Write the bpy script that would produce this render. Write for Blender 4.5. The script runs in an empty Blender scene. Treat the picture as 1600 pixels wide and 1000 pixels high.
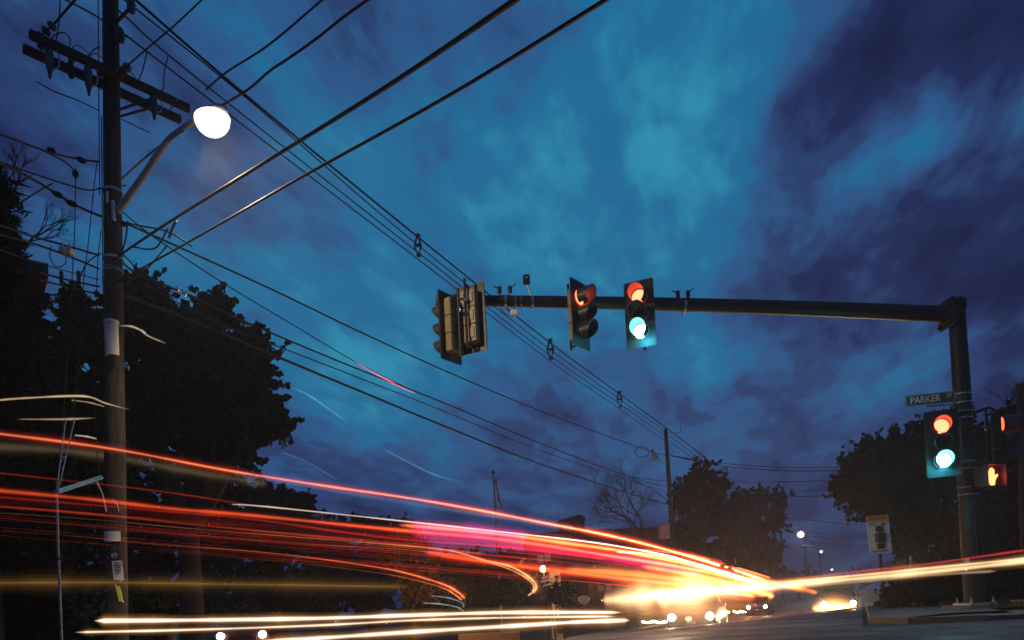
import bpy, bmesh, math, random
import numpy as np
from mathutils import Vector, Matrix, Euler
random.seed(7); rng = np.random.default_rng(7)
R = math.radians
S = bpy.context.scene
COL = S.collection

# ------------------------------------------------------------------ camera
CAM_H, FPX, PITCH, ROLL, SHIFT = 0.6, 1100.0, R(1.5), R(-2.9), 0.262
cd = bpy.data.cameras.new('camera'); cam = bpy.data.objects.new('camera', cd); COL.objects.link(cam)
cd.sensor_width = 36; cd.lens = 36*FPX/1600; cd.shift_y = SHIFT; cd.clip_start = 0.05; cd.clip_end = 3000
CM = Matrix.Rotation(R(90)+PITCH, 3, 'X') @ Matrix.Rotation(ROLL, 3, 'Z')
cam.matrix_world = Matrix.Translation((0, 0, CAM_H)) @ CM.to_4x4()
S.camera = cam
# ------------------------------------------------------------------ look
S.view_settings.view_transform = 'Standard'; S.view_settings.look = 'None'
S.view_settings.exposure = 0; S.view_settings.gamma = 1; S.view_settings.use_curve_mapping = False
S.cycles.use_denoising = True
S.cycles.max_bounces = 6; S.cycles.diffuse_bounces = 2; S.cycles.glossy_bounces = 3
S.cycles.transparent_max_bounces = 24; S.cycles.volume_bounces = 0
S.cycles.sample_clamp_indirect = 2.0
S.cycles.caustics_reflective = False; S.cycles.caustics_refractive = False
# ------------------------------------------------------------------ world: dusk sky
def ray(px, py):
    v = Vector(((px-800)/FPX, (500-py)/FPX + SHIFT*1600/FPX, -1.0))
    return CM @ v
W = bpy.data.worlds.new('World'); S.world = W; W.use_nodes = True
nt = W.node_tree; nt.nodes.clear()
def N(t, **k):
    n = nt.nodes.new(t)
    for a, b in k.items(): setattr(n, a, b)
    return n
def L(a, b): nt.links.new(a, b)
def M(op, a, b=None, clamp=False):
    n = N('ShaderNodeMath', operation=op); n.use_clamp = clamp
    for i, x in enumerate((a, b)):
        if x is None: continue
        if isinstance(x, (int, float)): n.inputs[i].default_value = x
        else: L(x, n.inputs[i])
    return n.outputs[0]
def smooth(x, a, b):
    n = N('ShaderNodeMapRange', interpolation_type='SMOOTHERSTEP'); L(x, n.inputs[0])
    n.inputs[1].default_value = a; n.inputs[2].default_value = b; return n.outputs[0]
tc = N('ShaderNodeTexCoord'); gen = tc.outputs['Generated']
sep = N('ShaderNodeSeparateXYZ'); L(gen, sep.inputs[0])
X_, Y_, Z_ = sep.outputs
zc = M('ADD', M('MAXIMUM', Z_, 0.0), 0.17)
U = M('DIVIDE', X_, zc); V = M('DIVIDE', Y_, zc)
cmb = N('ShaderNodeCombineXYZ'); L(U, cmb.inputs[0]); L(V, cmb.inputs[1])
vr = N('ShaderNodeVectorRotate', rotation_type='Z_AXIS'); L(cmb.outputs[0], vr.inputs['Vector']); vr.inputs['Angle'].default_value = R(14)
mp = N('ShaderNodeMapping'); L(vr.outputs[0], mp.inputs[0])
mp.inputs['Scale'].default_value = (1.1, .62, 1); mp.inputs['Location'].default_value = (1.7, .4, 0)
n1 = N('ShaderNodeTexNoise'); L(mp.outputs[0], n1.inputs['Vector']); n1.inputs['Scale'].default_value = 2.0
n1.inputs['Detail'].default_value = 6; n1.inputs['Roughness'].default_value = .52; n1.inputs['Distortion'].default_value = .35
mp2 = N('ShaderNodeMapping'); L(vr.outputs[0], mp2.inputs[0])
mp2.inputs['Scale'].default_value = (1.1, .55, 1); mp2.inputs['Location'].default_value = (4, 2, 0)
n2 = N('ShaderNodeTexNoise'); L(mp2.outputs[0], n2.inputs['Vector']); n2.inputs['Scale'].default_value = 6.0
n2.inputs['Detail'].default_value = 7; n2.inputs['Roughness'].default_value = .62; n2.inputs['Distortion'].default_value = .25
def patch(px, py, a, b, amt):
    """soft cloud bank or gap round one direction: amt inside angle a, 0 beyond b (degrees)"""
    d = ray(px, py).normalized(); dn = N('ShaderNodeVectorMath', operation='DOT_PRODUCT'); L(gen, dn.inputs[0]); dn.inputs[1].default_value = d
    return M('MULTIPLY', smooth(dn.outputs['Value'], math.cos(R(b)), math.cos(R(a))), amt)
terms = [patch(980, 330, 0, 34, .22), patch(900, 40, 0, 24, .04), patch(1160, 110, 0, 10, .07), patch(1020, 380, 0, 9, .10), patch(420, 560, 0, 20, .15), patch(250, 330, 0, 20, .05), patch(800, 640, 0, 22, .06),
         patch(1310, 290, 0, 8, .14), patch(1390, 255, 0, 7, .12), patch(1480, 225, 0, 8, .10), patch(1550, 205, 0, 6, .12), patch(1600, 180, 0, 6, .08),
         patch(1600, 40, 0, 20, -.15), patch(1265, 215, 0, 4.5, -.13), patch(1320, 165, 0, 5, -.14), patch(1390, 110, 0, 5.5, -.13), patch(1460, 60, 0, 6, -.10), patch(1520, 20, 0, 7, -.08),
         patch(1600, 320, 0, 10, -.15), patch(1530, 350, 0, 7, -.13), patch(1450, 385, 0, 7, -.13), patch(1370, 410, 0, 7, -.12), patch(1280, 440, 0, 7, -.11), patch(1190, 470, 0, 5, -.08), patch(1180, 570, 0, 11, -.07),
         patch(1420, 600, 0, 16, .04), patch(470, 150, 0, 12, -.05), patch(30, 40, 0, 20, -.05)]
acc = M('ADD', M('MULTIPLY', n1.outputs[0], 1.05), M('MULTIPLY', n2.outputs[0], .80))
n3 = N('ShaderNodeTexNoise'); L(mp2.outputs[0], n3.inputs['Vector']); n3.inputs['Scale'].default_value = 17; n3.inputs['Detail'].default_value = 6; n3.inputs['Roughness'].default_value = .6
acc = M('ADD', acc, M('MULTIPLY', M('SUBTRACT', n3.outputs[0], .5), .34))
for t in terms: acc = M('ADD', acc, t)
acc = M('SUBTRACT', acc, 0.55)
low = smooth(Z_, .02, .40)
acc = M('MULTIPLY', acc, M('ADD', M('MULTIPLY', low, .42), .58))
ramp = N('ShaderNodeValToRGB'); L(acc, ramp.inputs[0]); cr = ramp.color_ramp; cr.interpolation = 'EASE'
stops = [(0.0, (.0062, .0105, .054)), (.22, (.0115, .021, .090)), (.36, (.020, .050, .155)), (.50, (.024, .095, .255)), (.68, (.012, .155, .33)), (.97, (.028, .29, .46))]
while len(cr.elements) < len(stops): cr.elements.new(.5)
for e, (p, c) in zip(cr.elements, stops): e.position = p; e.color = (*c, 1)
sky = N('ShaderNodeTexSky', sky_type='NISHITA'); sky.sun_disc = False; sky.sun_elevation = R(-2.5); sky.sun_rotation = R(200)
sk = N('ShaderNodeVectorMath', operation='SCALE'); L(sky.outputs[0], sk.inputs[0]); sk.inputs['Scale'].default_value = 0.05
add = N('ShaderNodeVectorMath', operation='ADD'); L(ramp.outputs[0], add.inputs[0]); L(sk.outputs[0], add.inputs[1])
bg = N('ShaderNodeBackground'); L(add.outputs[0], bg.inputs[0]); bg.inputs[1].default_value = .94
wo = N('ShaderNodeOutputWorld'); L(bg.outputs[0], wo.inputs[0])
# last twilight: one very weak, very soft sun
sd = bpy.data.lights.new('twilight', 'SUN'); sd.energy = .03; sd.angle = R(40); sd.color = (.6, .75, 1)
so = bpy.data.objects.new('twilight', sd); so.rotation_euler = (R(50), 0, R(160)); COL.objects.link(so)

# ------------------------------------------------------------------ photo geometry -> world
CO = Vector((0, 0, CAM_H))
def P(px, py, Y):
    d = ray(px, py); return CO + d*(Y/d.y)
SA = R(26.3); SU = Vector((math.sin(SA), math.cos(SA), 0)); SV = Vector((math.cos(SA), -math.sin(SA), 0))
def PP(px, py, v, cap=160):
    """point on the vertical plane parallel to the main street at signed distance v"""
    d = ray(px, py); k = d.dot(SV); t = v/k if v*k > 1e-6 else 1e9
    t = min(t, cap/d.y); return CO + d*t
def st(u, v, z=0): return SU*u + SV*v + Vector((0, 0, z))
def H(x, y):
    d = -.707*(x-.2)+.707*(y-10.4); t = min(max(d/11, 0), 1); w = min(max(-x/8, 0), 1); return -1.12*(1-.45*w*w*(3-2*w))*t*t*(3-2*t)
def onG(p, dz=0): return Vector((p.x, p.y, H(p.x, p.y)+dz))

# ------------------------------------------------------------------ materials
MATS = {}
def mat(name, c, rough=.6, metal=0, var=.25, sc=6, bump=.0, c2=None, emit=None, es=0, stretch=None, detail=5, spec=.5):
    if name in MATS: return MATS[name]
    m = bpy.data.materials.new(name); m.use_nodes = True; t = m.node_tree; b = t.nodes['Principled BSDF']
    b.inputs['Roughness'].default_value = rough; b.inputs['Metallic'].default_value = metal
    b.inputs['Specular IOR Level'].default_value = spec
    co = t.nodes.new('ShaderNodeTexCoord'); mpn = t.nodes.new('ShaderNodeMapping'); t.links.new(co.outputs['Object'], mpn.inputs[0])
    if stretch: mpn.inputs['Scale'].default_value = stretch
    no = t.nodes.new('ShaderNodeTexNoise'); no.inputs['Scale'].default_value = sc; no.inputs['Detail'].default_value = detail; no.inputs['Roughness'].default_value = .62
    t.links.new(mpn.outputs[0], no.inputs['Vector'])
    r = t.nodes.new('ShaderNodeValToRGB'); t.links.new(no.outputs[0], r.inputs[0])
    c2 = c2 or tuple(min(1, x*(1+var)) for x in c)
    r.color_ramp.elements[0].position = .32; r.color_ramp.elements[0].color = (*[x*(1-var) for x in c], 1)
    r.color_ramp.elements[1].position = .68; r.color_ramp.elements[1].color = (*c2, 1)
    t.links.new(r.outputs[0], b.inputs['Base Color'])
    if bump:
        bn = t.nodes.new('ShaderNodeBump'); bn.inputs['Strength'].default_value = bump; bn.inputs['Distance'].default_value = .02
        t.links.new(no.outputs[0], bn.inputs['Height']); t.links.new(bn.outputs[0], b.inputs['Normal'])
    if emit: b.inputs['Emission Color'].default_value = (*emit, 1); b.inputs['Emission Strength'].default_value = es
    MATS[name] = m; return m
m_metal_dark = mat('dark bronze painted steel', (.009, .009, .010), .55, .1, .6, 5, .15, stretch=(3, 3, .6))
m_steel = mat('galvanised steel', (.42, .43, .44), .34, .8, .2, 14, .05)
m_bright = mat('polished band steel', (.7, .7, .7), .22, 1, .1, 20)
m_housing = mat('signal housing yellow', (.21, .15, .065), .5, 0, .25, 12, .05)
m_black = mat('black signal plastic', (.014, .014, .015), .5, 0, .35, 12, .05)
m_blackm = mat('visor black', (.028, .027, .026), .45, 0, .3, 12)
m_pole = mat('weathered wood pole', (.030, .021, .017), .85, 0, .5, 5, .9, c2=(.072, .048, .034), stretch=(4, 4, .35), detail=8)
m_arm = mat('weathered crossarm wood', (.04, .028, .02), .85, 0, .4, 8, .4, stretch=(1, 1, 1))
m_cable = mat('black cable sheath', (.007, .007, .008), .62, 0, .3, 30, spec=.35)
m_cablew = mat('worn aluminium cable', (.10, .10, .11), .4, .5, .3, 30)
m_insul = mat('grey porcelain', (.05, .052, .056), .3, 0, .2, 10)
m_white = mat('white painted steel', (.82, .78, .68), .5, 0, .1, 7, .05)
m_grey = mat('grey cabinet paint', (.34, .36, .37), .5, .1, .15, 6)
m_green = mat('sign green', (.012, .095, .07), .4, 0, .15, 5)
m_signwhite = mat('sign white sheeting', (.72, .74, .70), .5, 0, .08, 6)
m_signyel = mat('sign yellow sheeting', (.62, .33, .03), .5, 0, .15, 6)
m_print = mat('black print', (.012, .014, .018), .6, 0, .1, 6)
m_redprint = mat('red print', (.35, .03, .03), .6, 0, .1, 6)
m_paper = mat('paper notice', (.62, .58, .60), .8, 0, .1, 9)
m_tape = mat('fluorescent yellow tape', (.55, .68, .08), .6, 0, .25, 9)
m_blue = mat('blue pipe paint', (.02, .22, .36), .4, 0, .25, 9)
m_galvthin = mat('thin galvanised rod', (.33, .36, .38), .4, .4, .3, 9)
m_asph = mat('asphalt', (.066, .062, .058), .75, 0, .6, 30, .9, detail=12)
def asphalt():
    t = m_asph.node_tree; b_ = t.nodes['Principled BSDF']; r0 = b_.inputs['Base Color'].links[0].from_node
    co = t.nodes.new('ShaderNodeTexCoord')
    def noise(sc, det, lo_, hi_, a, c):
        n_ = t.nodes.new('ShaderNodeTexNoise'); n_.inputs['Scale'].default_value = sc; n_.inputs['Detail'].default_value = det; t.links.new(co.outputs['Object'], n_.inputs['Vector'])
        m_ = t.nodes.new('ShaderNodeMapRange'); m_.inputs[1].default_value = lo_; m_.inputs[2].default_value = hi_; m_.inputs[3].default_value = a; m_.inputs[4].default_value = c
        t.links.new(n_.outputs[0], m_.inputs[0]); return m_.outputs[0]
    big = noise(.55, 4, .35, .65, .62, 1.35); fine = noise(9, 8, .38, .62, .55, 1.5)
    mu = t.nodes.new('ShaderNodeMath'); mu.operation = 'MULTIPLY'; t.links.new(big, mu.inputs[0]); t.links.new(fine, mu.inputs[1])
    sc = t.nodes.new('ShaderNodeVectorMath'); sc.operation = 'SCALE'; t.links.new(r0.outputs[0], sc.inputs[0]); t.links.new(mu.outputs[0], sc.inputs['Scale'])
    t.links.new(sc.outputs[0], b_.inputs['Base Color'])
    t.links.new(noise(.9, 5, .35, .65, .42, .85), b_.inputs['Roughness'])
asphalt()
m_conc = mat('concrete', (.17, .15, .12), .85, 0, .3, 9, .3)
m_kerb = mat('granite kerb', (.15, .125, .095), .85, 0, .35, 22, .4)
m_grass = mat('ground grass', (.022, .034, .016), .95, 0, .4, 3, .4)
m_blade = mat('grass blades', (.035, .05, .018), .9, 0, .4, 3)
m_bark = mat('bark', (.045, .034, .026), .9, 0, .4, 12, .5, stretch=(3, 3, .7))
m_leaf = mat('maple leaves', (.011, .022, .017), .7, 0, .45, 1.3, c2=(.022, .038, .026), spec=.1)
m_leaf2 = mat('oak leaves', (.009, .019, .016), .75, 0, .4, 1.1, c2=(.019, .034, .025), spec=.1)
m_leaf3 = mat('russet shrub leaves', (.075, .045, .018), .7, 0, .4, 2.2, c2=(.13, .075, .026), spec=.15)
m_leaf4 = mat('spruce needles', (.016, .026, .018), .85, 0, .4, 2, spec=.1)
m_wall = mat('dark red brick', (.13, .055, .04), .85, 0, .3, 18, .3)
m_wall2 = mat('brown clapboard', (.10, .075, .055), .8, 0, .25, 6, .2)
m_wallt = mat('tan wall', (.42, .33, .20), .8, 0, .15, 6, .1)
m_roof = mat('dark shingles', (.035, .033, .034), .9, 0, .35, 16, .4)
m_trimd = mat('dark trim', (.05, .045, .04), .7, 0, .2, 6)
m_glass = mat('window glass', (.02, .025, .03), .08, 0, .1, 3)
m_tyre = mat('tyre rubber', (.02, .02, .02), .85, 0, .2, 20)
m_rim = mat('alloy rim', (.4, .4, .42), .3, .9, .1, 8)
m_chrome = mat('chrome', (.6, .6, .62), .15, 1, .1, 8)
m_car1 = mat('silver car paint', (.28, .28, .29), .3, .5, .08, 3)
m_car2 = mat('dark blue car paint', (.02, .03, .07), .28, .4, .08, 3)
m_car3 = mat('dark red car paint', (.12, .02, .02), .28, .4, .08, 3)
m_red = mat('flag red', (.45, .03, .04), .8, 0, .1, 4)
m_flagw = mat('flag white', (.7, .68, .62), .8, 0, .1, 4)
m_flagb = mat('flag blue', (.02, .03, .16), .8, 0, .1, 4)
m_backb = mat('backboard acrylic', (.22, .26, .32), .4, 0, .1, 4)
m_orange = mat('orange rim paint', (.5, .12, .02), .5, 0, .1, 4)
m_dirt = mat('soil', (.10, .07, .04), .95, 0, .4, 14, .5)
m_paint = mat('worn road paint', (.45, .44, .40), .8, 0, .4, 12)
m_tar = mat('tar crack seal', (.012, .012, .012), .5, 0, .3, 9)
def emat(name, c, s):
    if name in MATS: return MATS[name]
    m = bpy.data.materials.new(name); m.use_nodes = True; t = m.node_tree; t.nodes.clear()
    e = t.nodes.new('ShaderNodeEmission'); e.inputs[0].default_value = (*c, 1); e.inputs[1].default_value = s
    o = t.nodes.new('ShaderNodeOutputMaterial'); t.links.new(e.outputs[0], o.inputs[0]); MATS[name] = m; return m
def vmat(c, s):
    """glow of a light trail or of headlight glare: emission through a volume, so it adds to what is behind"""
    k = 'glow %.2f %.2f %.2f %.1f' % (*c, s)
    if k in MATS: return MATS[k]
    m = bpy.data.materials.new(k); m.use_nodes = True; t = m.node_tree; t.nodes.clear()
    e = t.nodes.new('ShaderNodeEmission'); e.inputs[0].default_value = (*c, 1); e.inputs[1].default_value = s
    o = t.nodes.new('ShaderNodeOutputMaterial'); t.links.new(e.outputs[0], o.inputs['Volume']); MATS[k] = m; return m
e_red = emat('red signal lens lit', (1, .085, .035), 10)
e_redlow = emat('red signal lens', (1, .07, .02), 5)
e_green = emat('green signal lens lit', (.22, 1, .95), 16)
e_hand = emat('orange hand led', (1, .16, .05), 7)
e_lamp = emat('street lamp lens lit', (1, .88, .64), 1.7)
e_head = emat('headlight lit', (1, .72, .38), 90)
e_headw = emat('headlight lit cool', (.9, .95, .85), 60)
e_far = emat('far lamp lit', (1, .82, .52), 3)
e_porch = emat('porch lamp lit', (1, .5, .15), 25)
e_tail = emat('tail light lit', (1, .03, .01), 4)
e_win = emat('window lit', (1, .55, .2), 2)
m_lensdark = mat('unlit signal lens', (.03, .02, .015), .2, 0, .2, 6)

# ------------------------------------------------------------------ mesh builder
class MB:
    def __init__(s): s.v = []; s.f = []; s.mi = []
    def add(s, vs, fs, mi=0):
        k = len(s.v); s.v += [Vector(a) for a in vs]; s.f += [tuple(i+k for i in f) for f in fs]; s.mi += [mi]*len(fs); return s
    def box(s, c, d, rot=None, mi=0, bev=0):
        c = Vector(c); x, y, z = [a/2 for a in d]
        if bev:
            b = bev; vs = []
            prof = [(x-b, -y), (x, -y+b), (x, y-b), (x-b, y), (-x+b, y), (-x, y-b), (-x, -y+b), (-x+b, -y)]
            for zz, k in ((-z, 1), (-z+b, 0), (z-b, 0), (z, 1)):
                for (a, e) in prof: vs.append(Vector((a-(b*.7*k if a > 0 else -b*.7*k), e-(b*.7*k if e > 0 else -b*.7*k), zz)))
            fs = [tuple(range(7, -1, -1)), tuple(range(24, 32))]
            for r in range(3):
                for i in range(8): j = (i+1) % 8; fs.append((r*8+i, r*8+j, r*8+8+j, r*8+8+i))
        else:
            vs = [Vector((a, b_, e)) for a in (-x, x) for b_ in (-y, y) for e in (-z, z)]
            fs = [(0, 1, 3, 2), (4, 6, 7, 5), (0, 4, 5, 1), (2, 3, 7, 6), (0, 2, 6, 4), (1, 5, 7, 3)]
        if rot is not None: vs = [rot @ a for a in vs]
        return s.add([a+c for a in vs], fs, mi)
    def tube(s, pts, rad, n=8, cap=True, mi=0):
        pts = [Vector(p) for p in pts]; m = len(pts)
        if not isinstance(rad, (list, tuple)): rad = [rad]*m
        up = None; vs = []; fs = []
        for i, p in enumerate(pts):
            t = (pts[min(i+1, m-1)]-pts[max(i-1, 0)]).normalized()
            if up is None: up = Vector((0, 0, 1)) if abs(t.z) < .9 else Vector((0, 1, 0))
            a = t.cross(up).normalized(); b = a.cross(t).normalized(); up = b
            for k in range(n):
                w = 2*math.pi*k/n; vs.append(p+(a*math.cos(w)+b*math.sin(w))*rad[i])
        for i in range(m-1):
            for k in range(n): j = (k+1) % n; fs.append((i*n+k, i*n+j, (i+1)*n+j, (i+1)*n+k))
        if cap: fs.append(tuple(range(n-1, -1, -1))); fs.append(tuple((m-1)*n+k for k in range(n)))
        return s.add(vs, fs, mi)
    def lathe(s, c, prof, n=16, axis=(0, 0, 1), mi=0):
        """prof: list of (radius, height) along axis"""
        ax = Vector(axis).normalized(); q = ax.to_track_quat('Z', 'Y'); c = Vector(c); vs = []; fs = []; m = len(prof)
        for (r, h) in prof:
            for k in range(n): w = 2*math.pi*k/n; vs.append(c+q @ Vector((r*math.cos(w), r*math.sin(w), h)))
        for i in range(m-1):
            for k in range(n): j = (k+1) % n; fs.append((i*n+k, i*n+j, (i+1)*n+j, (i+1)*n+k))
        if prof[0][0] > 1e-5: fs.append(tuple(range(n-1, -1, -1)))
        if prof[-1][0] > 1e-5: fs.append(tuple((m-1)*n+k for k in range(n)))
        return s.add(vs, fs, mi)
    def prism(s, poly, a, b, mi=0):
        """poly in XZ extruded from y=a to y=b (local)"""
        n = len(poly); vs = [Vector((x, a, z)) for x, z in poly]+[Vector((x, b, z)) for x, z in poly]
        fs = [tuple(range(n)), tuple(range(2*n-1, n-1, -1))]+[(i, n+i, n+(i+1) % n, (i+1) % n) for i in range(n)]
        return s.add(vs, fs, mi)
    def xf(s, mtx): s.v = [mtx @ a for a in s.v]; return s
    def build(s, name, m, parent=None, smooth=False, local=False):
        me = bpy.data.meshes.new(name); o_ = Vector((0, 0, 0))
        root = parent
        while root is not None and root.parent is not None: root = root.parent
        if parent is not None and not local: o_ = root.location
        me.from_pydata([tuple(a-o_) for a in s.v], [], s.f)
        for q in (m if isinstance(m, (list, tuple)) else [m]):
            if q: me.materials.append(q)
        if any(s.mi): me.polygons.foreach_set('material_index', s.mi)
        me.update()
        if smooth:
            bm = bmesh.new(); bm.from_mesh(me); bmesh.ops.recalc_face_normals(bm, faces=bm.faces)
            for f in bm.faces: f.smooth = len(f.verts) <= 4
            for e in bm.edges: e.smooth = e.calc_face_angle(0) < R(40)
            bm.to_mesh(me); bm.free()
        ob = bpy.data.objects.new(name, me); COL.objects.link(ob)
        if parent is not None: ob.parent = parent
        return ob
def tag(o, label, cat, group=None, kind=None):
    if label: o['label'] = label
    if cat: o['category'] = cat
    if group: o['group'] = group
    if kind: o['kind'] = kind
    return o
def thing(name, loc, label, cat, group=None, rot=0):
    o = bpy.data.objects.new(name, None); COL.objects.link(o); o.location = loc; o.rotation_euler = (0, 0, rot); o.empty_display_size = .2
    return tag(o, label, cat, group)
def struct(o): o['kind'] = 'structure'; return o
def lerp(a, b, t): return a+(b-a)*t
def smoothpts(pts, k=6):
    """Catmull-Rom through 3-D points"""
    pts = [Vector(p) for p in pts]
    if len(pts) < 3: return [pts[0].lerp(pts[-1], i/(k*2)) for i in range(k*2+1)]
    out = []
    for i in range(len(pts)-1):
        p0 = pts[max(i-1, 0)]; p1 = pts[i]; p2 = pts[i+1]; p3 = pts[min(i+2, len(pts)-1)]
        for j in range(k):
            t = j/k; out.append(.5*((2*p1)+(p2-p0)*t+(2*p0-5*p1+4*p2-p3)*t*t+(-p0+3*p1-3*p2+p3)*t**3))
    out.append(pts[-1]); return out
def text_mesh(body, size, depth, sx=1.0):
    c = bpy.data.curves.new('t', 'FONT'); c.body = body; c.size = size; c.extrude = depth; c.align_x = 'CENTER'; c.align_y = 'CENTER'; c.offset = size*.012
    o = bpy.data.objects.new('t', c); COL.objects.link(o); dg = bpy.context.evaluated_depsgraph_get(); dg.update()
    me = bpy.data.meshes.new_from_object(o.evaluated_get(dg)); bpy.data.objects.remove(o)
    vs = [Vector((v.co.x*sx, -v.co.z, v.co.y)) for v in me.vertices]; fs = [tuple(p.vertices) for p in me.polygons]
    b = MB(); b.add(vs, fs); return b

# ------------------------------------------------------------------ ground, roads
def sheet(name, xs, ys, fn, m, cond=None):
    idx = {}; b = MB(); vs = []; fs = []
    for i, x in enumerate(xs):
        for j, y in enumerate(ys): vs.append(Vector(fn(x, y)))
    n = len(ys)
    for i in range(len(xs)-1):
        for j in range(n-1):
            if cond and not cond((xs[i]+xs[i+1])/2, (ys[j]+ys[j+1])/2): continue
            fs.append((i*n+j, (i+1)*n+j, (i+1)*n+j+1, i*n+j+1))
    b.add(vs, fs); return struct(b.build(name, m, smooth=True))
def grid(a, b, s, far, k=1.25):
    g = list(np.arange(a, b+s*.5, s)); d = s; x = b
    while x < far[1]: d *= k; x += d; g.append(x)
    d = s; x = a
    while x > far[0]: d *= k; x -= d; g.insert(0, x)
    return g
GX = grid(-30, 40, 1, (-900, 900)); GY = grid(-12, 60, 1, (-300, 1500))
def gz(x, y):
    return (x, y, H(x, y)-.03)
sheet('ground', GX, GY, gz, m_grass)
sheet('cross_street', list(np.arange(-60, 60.1, .5)), list(np.arange(-7, 11.01, .5)), lambda x, y: (x, y, H(x, y)+.004), m_asph)
def stz(u, v, dz):
    p = st(u, v); return (p.x, p.y, H(p.x, p.y)+dz)
sheet('main_street', grid(-30, 90, 1, (-30, 700)), list(np.arange(-10.6, .01, .53)), lambda u, v: stz(u, v, 0), m_asph)
# kerb at the right corner: line of separate granite stones, then pavement
kp = [Vector((34, 11.5, 0)), Vector((8.4, 11.2, 0)), Vector((7.3, 11.3, 0)), Vector((6.7, 11.6, 0)), Vector((6.4, 12.1, 0)), Vector((6.4, 12.8, 0))]
c0 = st(15.5, .12); kp.append(Vector((c0.x, c0.y, 0)))
c1 = st(90, .12); kp.append(Vector((c1.x, c1.y, 0)))
def resample(pts, s):
    out = [pts[0].copy()]; acc = 0
    for a, b in zip(pts, pts[1:]):
        L_ = (b-a).length; d = s-acc
        while d <= L_: out.append(a.lerp(b, d/L_)); d += s
        acc = L_-(d-s)
    out.append(pts[-1].copy()); return out
kerb = struct(bpy.data.objects.new('kerb', None)); COL.objects.link(kerb)
ks = resample(kp, 1.2)
for a, b in zip(ks, ks[1:]):
    t = (b-a); l = t.length
    if l < .3: continue
    t.normalize(); n = Vector((t.y, -t.x, 0)); o = n*.15 * 1
    j = random.uniform(-.006, .006); h = .075+j; a2 = a+t*.006; b2 = b-t*.006
    vs = [a2, b2, b2+o, a2+o]; z0 = [H(p.x, p.y)-.1 for p in vs]
    m_ = MB(); m_.add([Vector((p.x, p.y, z)) for p, z in zip(vs, z0)]+[Vector((p.x, p.y, z+.1+h)) for p, z in zip(vs, z0)],
        [(0, 3, 2, 1), (4, 5, 6, 7), (0, 1, 5, 4), (1, 2, 6, 5), (2, 3, 7, 6), (3, 0, 4, 7)])
    m_.build('kerb_stone', m_kerb, kerb)
def ribbon(name, path, o0, o1, dz, m, skirt=.1, step=1.0, gap=0, parent=None):
    ps = resample(path, step); b = MB(); vs = []; fs = []
    for i, p in enumerate(ps):
        t = (ps[min(i+1, len(ps)-1)]-ps[max(i-1, 0)]).normalized(); n = Vector((t.y, -t.x, 0))
        for o in (o0, o1):
            q = p+n*o; vs.append(Vector((q.x, q.y, H(q.x, q.y)+dz)))
    for i in range(len(ps)-1): fs.append((2*i, 2*i+1, 2*i+3, 2*i+2))
    b.add(vs, fs); return struct(b.build(name, m))
ribbon('pavement', kp, .155, 2.3, .055, m_conc)
ribbon('verge', kp, 2.3, 14, .05, m_grass)
kl = [Vector(st(14, -10.7)), Vector(st(120, -10.7))]
b = MB(); ps = resample(kl, 2)
vs = []; fs = []
for p in ps:
    for o, z in ((0, -.05), (0, .12), (-.15, .12), (-2.0, .12), (-2.0, -.05)):
        q = p+SV*o; vs.append(Vector((q.x, q.y, H(q.x, q.y)+z)))
for i in range(len(ps)-1):
    for k in range(4): fs.append((i*5+k, i*5+k+1, i*5+k+6, i*5+k+5))
b.add(vs, fs); struct(b.build('far_pavement', m_conc))
# tar seams, manhole, stop line
def crack(pts, w):
    b = MB(); vs = []; fs = []; pts = smoothpts([Vector((x, y, 0)) for x, y in pts], 8)
    for i, p in enumerate(pts):
        t = (pts[min(i+1, len(pts)-1)]-pts[max(i-1, 0)]).normalized(); n = Vector((t.y, -t.x, 0))
        ww = w*(.6+.5*rng.random()); j = .02*(rng.random()-.5)
        for s in (-1, 1): q = p+n*(s*ww+j); vs.append(Vector((q.x, q.y, H(q.x, q.y)+.008)))
    for i in range(len(pts)-1): fs.append((2*i, 2*i+1, 2*i+3, 2*i+2))
    b.add(vs, fs); return struct(b.build('tar_seam', m_tar))
crack([(.6, 7.2), (2.5, 7.35), (4, 7.5), (5.6, 7.45), (7.5, 7.6), (10, 7.6)], .035)
crack([(3.4, 8.9), (4.1, 8.95), (4.6, 8.8)], .05)
crack([(4.5, 9.0), (5.0, 9.15), (5.4, 9.05)], .06)
crack([(1, 6.4), (3, 6.55), (5, 6.5)], .025)

# ------------------------------------------------------------------ wooden utility poles
def ins_string(b, a, c, n=4, r=.055):
    """dead-end insulator string between two points"""
    a = Vector(a); c = Vector(c); d = (c-a); l = d.length; ax = d.normalized()
    b.tube([a, c], .012, 6)
    for i in range(n): b.lathe(a+d*((i+.5)/n), [(.02, -.045), (r, -.02), (r*.85, .02), (.02, .04)], 10, ax)
PB = P(176, 840, 12); PT = P(167, 0, 12)
pole_x = PB.x
base = Vector((PB.x, 12, H(PB.x, 12)))
top = base + (PT-PB).normalized()*((12.3-base.z)/((PT-PB).normalized().z))
def pa(z): return base.lerp(top, (z-base.z)/(top.z-base.z))
up1 = thing('utility_pole', base, 'weathered wooden power pole in the left foreground with two crossarms and a white riser shield', 'utility pole')
b = MB(); n = 26; pts = [base.lerp(top, i/(n-1)) for i in range(n)]; pts[0] -= Vector((0, 0, .2))
b.tube(pts, [lerp(.175, .125, i/(n-1))*(1+.015*math.sin(i*2.1)) for i in range(n)], 18).build('pole_shaft', m_pole, up1, smooth=True)
AD = (P(285, 183, 13.0)-P(40, 66, 11.2)); AD.z = 0; AD.normalize(); AN = Vector((AD.y, -AD.x, 0))
zc_ = P(168, 126, 12).z
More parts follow.
